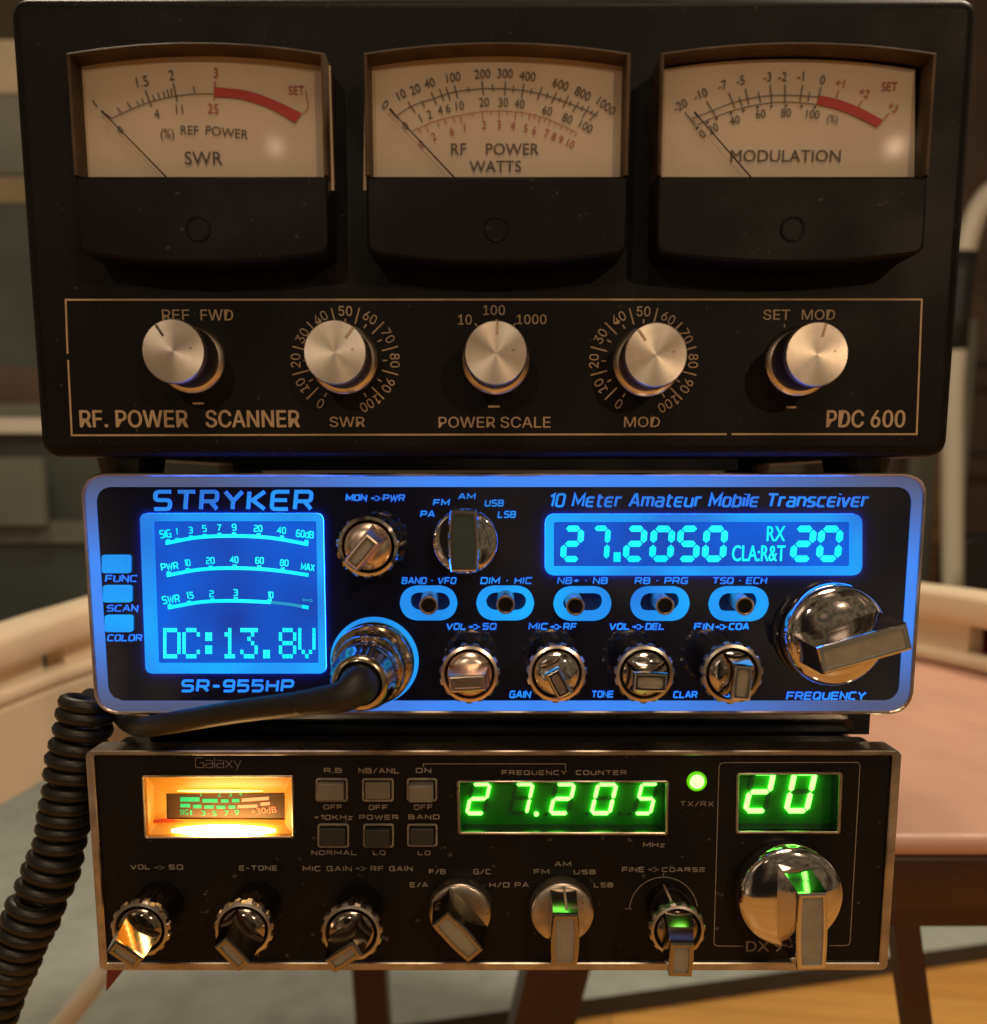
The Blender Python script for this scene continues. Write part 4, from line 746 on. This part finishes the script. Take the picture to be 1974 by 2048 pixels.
# knobs
gearknob(st, YS, SB(335, 640), 60, SB(287, 682), (165, -195), 76, 36, mring='chrome', mbar='copper', mface='satin', pointer=(SB(632, 600), SB(560, 640)))
barknob(st, YS, SB(1100, 600), 66, SB(1088, 598), (0, 1), 129, 64, .0045, .0125, mface='dusky', dome=.0008, base=1.0, bulge=.16)
gearknob(st, YS, SD(385, 505), 57, SD(374, 553), (190, -10), 76, 37, 'copper', 'copper', 'copper')
gearknob(st, YS, SD(808, 502), 57, SD(818, 553), (70, 132), 62, 34, 'copper', 'chrome', 'copper')
gearknob(st, YS, SD(1235, 505), 57, SD(1262, 547), (170, 5), 72, 42, 'chromeold', 'chrome', 'satin')
gearknob(st, YS, SD(1658, 503), 59, SD(1708, 548), (-12, 180), 76, 41, 'chromeold', 'chrome', 'satin')
barknob(st, YS, SC(1430, 785), 104, SC(1567, 848), (420, -122), 190, 58, .006, .024, dome=.0035, base=1.0, bulge=.02)
# microphone socket ring
mc = P(749.5, 1321, YS); b = MB(); Rg = RR(749.5, 1321, YS, 88); b.ring(circ(*mc, Rg, 64), circ(*mc, Rg - .0012, 64), YS - .0006, YS + .002, 0); sk = b.build('microphone_socket', 'blue', st)
b = MB(); b.lathe([(Rg - .0012, .0002), (Rg - .0016, .0030), (Rg - .0026, .0034), (Rg - .0030, .0004), (.004, .0003)], *mc, YS, 64); b.build('socket_collar', 'chrome', sk)
# ------------------------------------------------------------------ green display radio (bottom of the stack)
gx = thing('green_display_radio', 'worn black radio with green figures and amber signal meter at the bottom', 'radio', (0, .1, P(990, 1937, YG)[1]))
ga, gb, gc_, gd = P(172, 1499, YG), P(1799, 1501, YG), P(1773, 1937, YG), P(204, 1937, YG)
xa, xb = (ga[0] + gd[0]) / 2, (gb[0] + gc_[0]) / 2; zt, zb = ga[1], gd[1]
def ins4(d): return [(xa + d, zt - d), (xb - d, zt - d), (xb - d, zb + d), (xa + d, zb + d)]
b = MB(); b.prism(rounded(ins4(.0012), .003), YG + .006, YG + .018); b.build('collar', 'gloss', gx)
b = MB(); b.prism(rounded(ins4(.0016), [.006, .006, .003, .003]), YG + .0185, YG + .235, .0008); b.build('case', 'gloss', gx)
GTOP = zt - .0016
a, c = P(300, 1470, .018), P(1738, 1470, .018); b = MB(); b.box(a[0], c[0], .018, .2, GTOP + .0003, ZST + .0004); b.build('mounting_bracket', 'gloss', st)
go, gi = rounded(ins4(0), .0016), rounded([(xa + .0020, zt - .0013), (xb - .0022, zt - .0013), (xb - .0022, zb + .0021), (xa + .0020, zb + .0021)], .0003)
b = MB(); b.ring(go, gi, YG - .0012, YG + .008, bev=.0003); b.build('trim', 'chromeold', gx)
w1 = rq([GA(367, 197), GA(1152, 197), GA(1157, 508), GA(383, 512)], YG, .0003); w2 = rq([GB(440, 265), GB(1737, 265), GB(1733, 577), GB(446, 575)], YG, .0003); w3 = rq([GC(610, 237), GC(1297, 234), GC(1282, 622), GC(603, 622)], YG, .0003)
btn = [rq([GA(x0 + 10, y0 + 10), GA(x1 - 12, y0 + 10), GA(x1 - 12, y1 - 10), GA(x0 + 10, y1 - 10)], YG, .0002) for x0, y0, x1, y1 in ((1283, 203, 1453, 325), (1530, 203, 1697, 325), (1293, 445, 1460, 570), (1535, 445, 1698, 570))] + [rq([GB(x0 + 12, y0 + 12), GB(x1 - 14, y0 + 12), GB(x1 - 14, y1 - 12), GB(x0 + 12, y1 - 12)], YG, .0002) for x0, y0, x1, y1 in ((108, 240, 298, 383), (110, 527, 300, 668))]
b = MB(); b.sheet(gi, [w1, w2, w3] + btn, YG); b.build('faceplate', 'gpanel', gx)
def well(hole, dep, name, mt, par):                                   # the walls of a recess
    b = MB(); n = len(hole); b.add([(x, YG + .00002, z) for x, z in hole] + [(x, YG + dep, z) for x, z in hole], [(k, (k + 1) % n, n + (k + 1) % n, n + k) for k in range(n)]); return b.build(name, mt, par)
# lit signal meter
sm_ = MB(); sm_.ring(rq([GA(356, 186), GA(1164, 186), GA(1168, 521), GA(371, 524)], YG, .0006), w1, YG - .0006, YG + .001, bev=.0002); sm_ = sm_.build('signal_meter', 'chromeold', gx)
well(w1, .0062, 'light_box', 'amber', sm_)
AY = YG + .0045
in1 = rq([GA(486, 284), GA(1116, 280), GA(1116, 424), GA(488, 420)], AY, .0002)
b = MB(); fr_ = rq([GA(420, 245), GA(1122, 245), GA(1122, 452), GA(425, 452)], YG + .003, .0003)
n_ = len(in1); b.add([(x, YG + .0012, z) for x, z in inset(w1, .0001)] + [(x, YG + .003, z) for x, z in fr_], [(k, (k + 1) % n_, n_ + (k + 1) % n_, n_ + k) for k in range(n_)]); b.add([(x, YG + .003, z) for x, z in fr_] + [(x, AY, z) for x, z in in1], [(k, (k + 1) % n_, n_ + (k + 1) % n_, n_ + k) for k in range(n_)])
b.build('bezel', 'amber', sm_)
b = MB(); b.sheet(in1, [], AY + .0006); b.build('dial', 'dialdark', sm_)
b = MB()
def bar(x0, y0, x1, y1, mi, tilt=0): b.add([(p[0], AY + .0005, p[1]) for p in (P(*GA(x0, y0), AY), P(*GA(x1, y0 - tilt), AY), P(*GA(x1, y1 - tilt), AY), P(*GA(x0, y1), AY))], [(0, 1, 2, 3)], mi)
for x0, y0, x1, y1 in ((557, 307, 660, 331), (675, 316, 757, 336), (775, 318, 815, 336), (833, 316, 872, 334), (557, 342, 610, 362), (625, 347, 670, 366), (685, 350, 735, 368), (750, 352, 797, 369), (815, 351, 850, 368)): bar(x0, y0, x1, y1, 0)
bar(885, 314, 1030, 332, 1, 10); bar(863, 350, 968, 366, 1, 4); bar(985, 337, 1035, 353, 1, 4)
for s, x0, y0, x1, y1 in (('SIG', 556, 372, 600, 400), ('1', 610, 376, 620, 402), ('3', 670, 378, 692, 405), ('5', 728, 380, 752, 407), ('7', 792, 378, 816, 405), ('9', 846, 374, 872, 402), ('1', 665, 281, 671, 302), ('2', 757, 281, 775, 304), ('3', 815, 283, 833, 304), ('4', 869, 281, 887, 302)): tbox(b, s, GA(x0, y0), GA(x1, y1), AY, .01, mi=0, lift=-.00045)
tbox(b, '+30dB', GA(935, 362), GA(1070, 395), AY, .015, mi=2, rot=math.radians(-6), lift=-.00045)
b.build('scale_print', ['gscale', 'rscale', 'redtext'], sm_)
b = MB(); p_ = [PT(*GA(*q), YG + .0025) for q in ((380, 432), (480, 418), (575, 436), (480, 440), (400, 445))]; b.loft([[tuple(v) for v in p_], [(v.x, v.y + .0004, v.z) for v in p_]]); b.build('needle', 'redneedle', sm_)
def lampbar(x0, x1, y0, y1, Y, mt):
    b = MB(); a, c = PT(*GA(x0, (y0 + y1) / 2), Y), PT(*GA(x1, (y0 + y1) / 2), Y); r = RR(*GA((x0 + x1) / 2, y0), Y, (y1 - y0) / 2 / 2.6606)
    n = 14; b.tube([a.lerp(c, k / n) for k in range(n + 1)], r, 12, rs=[r * max(.15, math.sin(math.pi * (k + .35) / (n + .7)) ** .6) for k in range(n + 1)]); b.build('bulb', mt, sm_)
lampbar(515, 1065, 450, 514, YG + .0004, 'lampglow'); lampbar(545, 1000, 263, 279, YG + .0036, 'lampglow2')
# green figure displays
def display(name, fo_, hole, digits, box, t, sl, dots, pxz):
    b = MB(); b.ring(fo_, hole, YG - .0008, YG + .001, bev=.0002); d = b.build(name, 'chromeold', gx)
    well(hole, .0075, 'display_well', 'gloss', d)
    BY = YG + .0055; b = MB(); b.prism(inset(hole, -.0004), BY, BY + .002); b.build('halo_back', 'greenback', d)  # green back added to catch the segments' light as a halo
    b = MB(); FY = YG + .0046
    for c, x0, x1 in digits: seven(b, c, x0, x1, box[0], box[1], pxz, FY, t, sl, FY, FY + .0006, 0, 1)
    for x, y, on in dots: X, Zz = P(*pxz(x, y), FY); b.prism(circ(X, Zz, .0006 if on else .0004, 14), FY, FY + .0006, 0, 0 if on else 1)
    b.build('figures', ['greenled', 'greenoff'], d)
    b = MB(); b.sheet(inset(hole, .00005), [], YG + .0003); b.build('pane', 'smoke', d)
display('frequency_display', rq([GB(418, 253), GB(1754, 252), GB(1748, 596), GB(425, 592)], YG, .0007), w2, [('2', 470, 642), ('7', 742, 912), ('2', 998, 1172), ('0', 1258, 1436), ('5', 1536, 1692)], (270, 474), .17, .21, ((922, 468, 1), (1243, 466, 0), (1448, 468, 0), (1512, 466, 0), (985, 468, 0)), GB)
display('channel_display', rq([GC(592, 223), GC(1322, 219), GC(1303, 640), GC(585, 640)], YG, .0007), w3, [('2', 650, 858), ('0', 932, 1142)], (212, 504), .19, .17, (), GC)
# status lamp
lx = P(*GC(320, 282), YG); b = MB(); Rl = RR(*GC(320, 282), YG, 48 / 3.4345); b.lathe([(Rl * 1.42, 0), (Rl * 1.42, .0005), (Rl * 1.2, .0008), (Rl * 1.05, .0007)], *lx, YG, 40, cap=False); lm = b.build('status_lamp', 'greenrim', gx)
b = MB(); b.lathe([(Rl * 1.05, .0004)] + [(Rl * math.cos(a), .0008 + Rl * .5 * math.sin(a)) for a in (0, .3, .6, .9, 1.2, 1.5)], *lx, YG, 32); b.build('lamp_dome', 'greenlamp', lm)
# push buttons
for k, hl in enumerate(btn):
    X0 = min(x for x, z in hl); X1 = max(x for x, z in hl); Z0 = min(z for x, z in hl); Z1_ = max(z for x, z in hl); row = k in (2, 3, 5)
    b = MB(); b.ring(inset(hl, -.00055), hl, YG - .0004, YG + .0005, bev=.0001); pb = b.build('push_button', 'print', gx)
    well(hl, .003, 'button_well', 'hole', pb)
    dp = (.0022, .0012, .0018, .0026, .0042, .002)[k]
    b = MB(); b.prism(rounded([(X0 + .0003, Z1_ - .0003), (X1 - .0003, Z1_ - .0003), (X1 - .0003, Z0 + .0003), (X0 + .0003, Z0 + .0003)], .0003, 3), YG - dp, YG + .003, .0003); b.build('button_cap', 'darkcap' if row else 'greycap', pb)
# faded print
b = MB()
def gp(zf, s, x0, y0, x1, y1, t=.2, gap=1.9): stroketext(b, s, zf(x0, y0), zf(x1, y1), YG, t, 0, 0, 0, None, gap, 1.2, lift=.00005)
gp(GA, 'Galaxy', 640, 92, 885, 148, .05, 1.0)
for s, x0, y0, x1, y1 in (('R.B', 1325, 148, 1420, 175), ('NB/ANL', 1507, 148, 1727, 178), ('OFF', 1322, 343, 1423, 370), ('OFF', 1563, 345, 1665, 372), ('+10KHz', 1270, 397, 1478, 425), ('POWER', 1512, 397, 1722, 424), ('NORMAL', 1258, 587, 1500, 612), ('LO', 1585, 587, 1652, 612), ('VOL', 295, 662, 400, 688), ('SQ', 498, 662, 578, 690), ('>', 420, 666, 480, 690), ('E-TONE', 873, 667, 1078, 695), ('MIC GAIN', 1212, 670, 1473, 698), ('>', 1488, 670, 1556, 697), ('RF GAIN', 1572, 670, 1797, 698)): gp(GA, s, x0, y0, x1, y1, .1 if s == '>' else .2)
for s, x0, y0, x1, y1 in (('ON', 163, 175, 260, 208), ('OFF', 150, 405, 270, 440), ('BAND', 115, 468, 312, 500), ('LO', 175, 695, 255, 725), ('MHz', 1593, 643, 1730, 675), ('F/B', 245, 812, 350, 845), ('G/C', 525, 812, 637, 845), ('E/A', 125, 895, 240, 928), ('H/D', 625, 895, 752, 928), ('PA', 785, 895, 875, 928), ('FM', 905, 812, 1003, 845), ('AM', 1035, 765, 1140, 797), ('USB', 1157, 815, 1295, 845), ('LSB', 1283, 897, 1405, 928), ('FREQUENCY', 703, 190, 1115, 220), ('COUNTER', 1170, 190, 1490, 220), ('FINE', 1460, 798, 1603, 832), ('>', 1620, 798, 1695, 832)): gp(GB, s, x0, y0, x1, y1, .1 if s == '>' else .2)
gp(GC, 'COARSE', 82, 874, 380, 906); gp(GC, 'TX/RX', 205, 420, 438, 455, .15)
tbox(b, 'DX 9', GC(660, 1380), GC(905, 1452), YG, .01)
line(b, [GB(210, 172), GB(210, 150), GB(1105, 150), GB(1105, 185)], 1.6, YG)
line(b, [GC(*p) for p in ((640, 1416), (465, 1414), (447, 1408), (439, 1390), (474, 185), (484, 162), (505, 155), (1415, 153), (1434, 158), (1442, 180), (1374, 1385), (1364, 1405), (1345, 1411), (1232, 1412))], 1.6, YG)
line(b, [GB(1482, 1062), GB(1522, 1062)], 1.6, YG); line(b, [GB(1722, 838), GB(1722, 868)], 1.6, YG)
line(b, [GB(1722 + 215 * math.sin(math.radians(a)), 1078 - 215 * math.cos(math.radians(a))) for a in range(-86, 87, 6)], 1.6, YG)
b.build('panel_print', 'print', gx)
# knobs
kw = dict(mbarrel='barrel', mring='chromeold', mbar='darkchrome', mface='satin', dr=.016, db=.0268)
gearknob(gx, YG, GA(345, 1010), 56, GA(264, 1147), (145, 105), 70, 34, pointer=None, **kw)
gearknob(gx, YG, GA(895, 1010), 56, GA(835, 1143), (128, 150), 74, 36, **kw)
gearknob(gx, YG, GA(1470, 1028), 58, GA(1428, 1160), (155, -105), 72, 37, **kw)
barknob(gx, YG, GB(441, 1090), 63, GB(428, 1245), (238, 265), 113, 50, .0055, .0165, 'chromeold', 'darkchrome', 'satin', .001, 1.05, .16)
barknob(gx, YG, GB(1086, 1090), 64, GB(1103, 1263), (-4, 265), 115, 58, .0055, .0165, 'chromeold', 'darkchrome', 'satin', .001, 1.0, .14, pointer=(GB(1095, 925), GB(1112, 1075), .0072, .0145))
gearknob(gx, YG, GC(190, 1312), 53, GC(217, 1513), (-6, 265), 76, 50, pointer=(GC(95, 1000), GC(160, 1140)), **kw)
barknob(gx, YG, GC(967, 1082), 106, GC(1115, 1318), (20, 590), 168, 64, .0060, .022, 'chrome', 'chrome', 'satin', .0022, 1.0, .10)
# mounting rail under the case
a, c = PT(612, 1937, YG + .014), PT(1065, 1946, YG + .014); b = MB(); b.box(a.x, c.x, YG + .014, YG + .19, zb - .0034, zb + .0015); b.build('mounting_plate', 'black', gx)
for x in (-.075, .075):
    b = MB(); b.loft([[(x + u, .13 + v, zb + .0004) for u, v in circ(0, 0, .007, 20)], [(x + u, .13 + v, SEATZ) for u, v in circ(0, 0, .007, 20)]]); b.build('foot', 'rubber', gx)

# ------------------------------------------------------------------ microphone lead
mk = thing('microphone_lead', 'black coiled microphone lead with its metal plug screwed into the blue lit radio', 'cable', (mc[0], -.03, mc[1]))
b = MB(); pr = [(.0098, .0006), (.0100, .0012), (.0100, .0058), (.0092, .0066), (.0080, .0070), (.0080, .0092), (.0086, .0096), (.0086, .0150), (.0080, .0158), (.0070, .0164), (.0070, .0196), (.0074, .0200), (.0074, .0238), (.0066, .0250), (.0064, .0290), (.0058, .0302), (.0050, .0303)]
b.lathe(pr, *mc, YS, 72, cap=False); b.build('plug', 'brass', mk)
bs = Vector((mc[0], -.0285, mc[1])); pts = [bs, bs + Vector((0, -.004, 0)), PT(716, 1370, -.0365), PT(690, 1392, -.0385), PT(645, 1401, -.0365), PT(600, 1407, -.0340)]
b = MB(); sp = smooth([tuple(p) for p in pts], 6); b.tube(sp, .004, 18, rs=[.0047 - .0019 * min(1, k / (len(sp) - 1) * 1.1) for k in range(len(sp))]); b.build('strain_relief', 'rubber', mk)
pts = [PT(645, 1401, -.0365), PT(600, 1407, -.0340), PT(559, 1412, -.0312), PT(480, 1422, -.026), PT(407, 1434, -.0205), PT(340, 1446, -.0135), PT(290, 1453, -.003), PT(262, 1448, .010), PT(245, 1434, .024), PT(225, 1416, .036), PT(200, 1404, .038), PT(180, 1395, .028)]
b = MB(); b.tube(smooth([tuple(p) for p in pts], 6), .00262, 18); b.build('straight_cord', 'cable', mk)
ax = smooth([tuple(PT(px, py, .021 - .00002 * i)) for i, (px, py) in enumerate(((178, 1398), (170, 1440), (152, 1514), (134, 1606), (113, 1711), (70, 1816), (27, 1921), (-28, 2048), (-90, 2180)))], 12)
ax = [Vector(p) for p in ax]; ln = [0.]
for k in range(1, len(ax)): ln.append(ln[-1] + (ax[k] - ax[k - 1]).length)
turns = ln[-1] / .00415; hel = []; K = int(turns * 22)
for k in range(K + 1):
    s_ = ln[-1] * k / K; i = max(0, min(len(ax) - 2, next((j for j in range(len(ln) - 1) if ln[j + 1] >= s_), len(ax) - 2))); t_ = (s_ - ln[i]) / max(1e-9, ln[i + 1] - ln[i]); p = ax[i].lerp(ax[i + 1], t_)
    tn = (ax[min(i + 2, len(ax) - 1)] - ax[max(i - 1, 0)]).normalized(); u = Vector((0, 1, 0)); u = (u - tn * u.dot(tn)).normalized(); v = tn.cross(u); an = 2 * math.pi * (turns * k / K + .42 * math.sin(s_ * 61) + .22 * math.sin(s_ * 143 + 1) + .1 * math.sin(s_ * 377)); rr = .0056 + .00035 * math.sin(s_ * 130) + .0002 * math.sin(s_ * 410)
    hel.append(p + (u * math.cos(an) + v * math.sin(an)) * rr)
b = MB(); b.tube(hel, .00205, 9); b.build('coiled_cord', 'cable', mk)

# dark red peg under the near corner of the bottom radio
a = [PT(214, 1944, .03), PT(244, 1944, .03), PT(212, 1984, .03)]; b = MB(); b.loft([[tuple(v) for v in a], [(v.x, v.y + .006, v.z) for v in a]]); b.box(a[0].x, a[1].x, .03, .036, a[0].z, zb - .0003); tag(b.build('bracket', 'redplastic'), 'dark red pointed bracket under the corner of the bottom radio', 'bracket')
p0, p1 = PF(205, 1960, .0), PF(60, 2048, .0)
b = MB(); b.tube([PT(215, 1935, .55), PT(125, 2048, .55), PT(30, 2170, .55)], .009, 12); 
v = PT(215, 1935, .55); q = PT(125, 2048, .55); e_ = q + (q - v) * ((q.z - .01) / (v.z - q.z)); b = MB(); b.tube([v, q, e_], .0085, 12); tag(b.build('white_tube', 'whitepaint'), 'white slanting metal tube standing on the grey rug under the chair', 'tube')
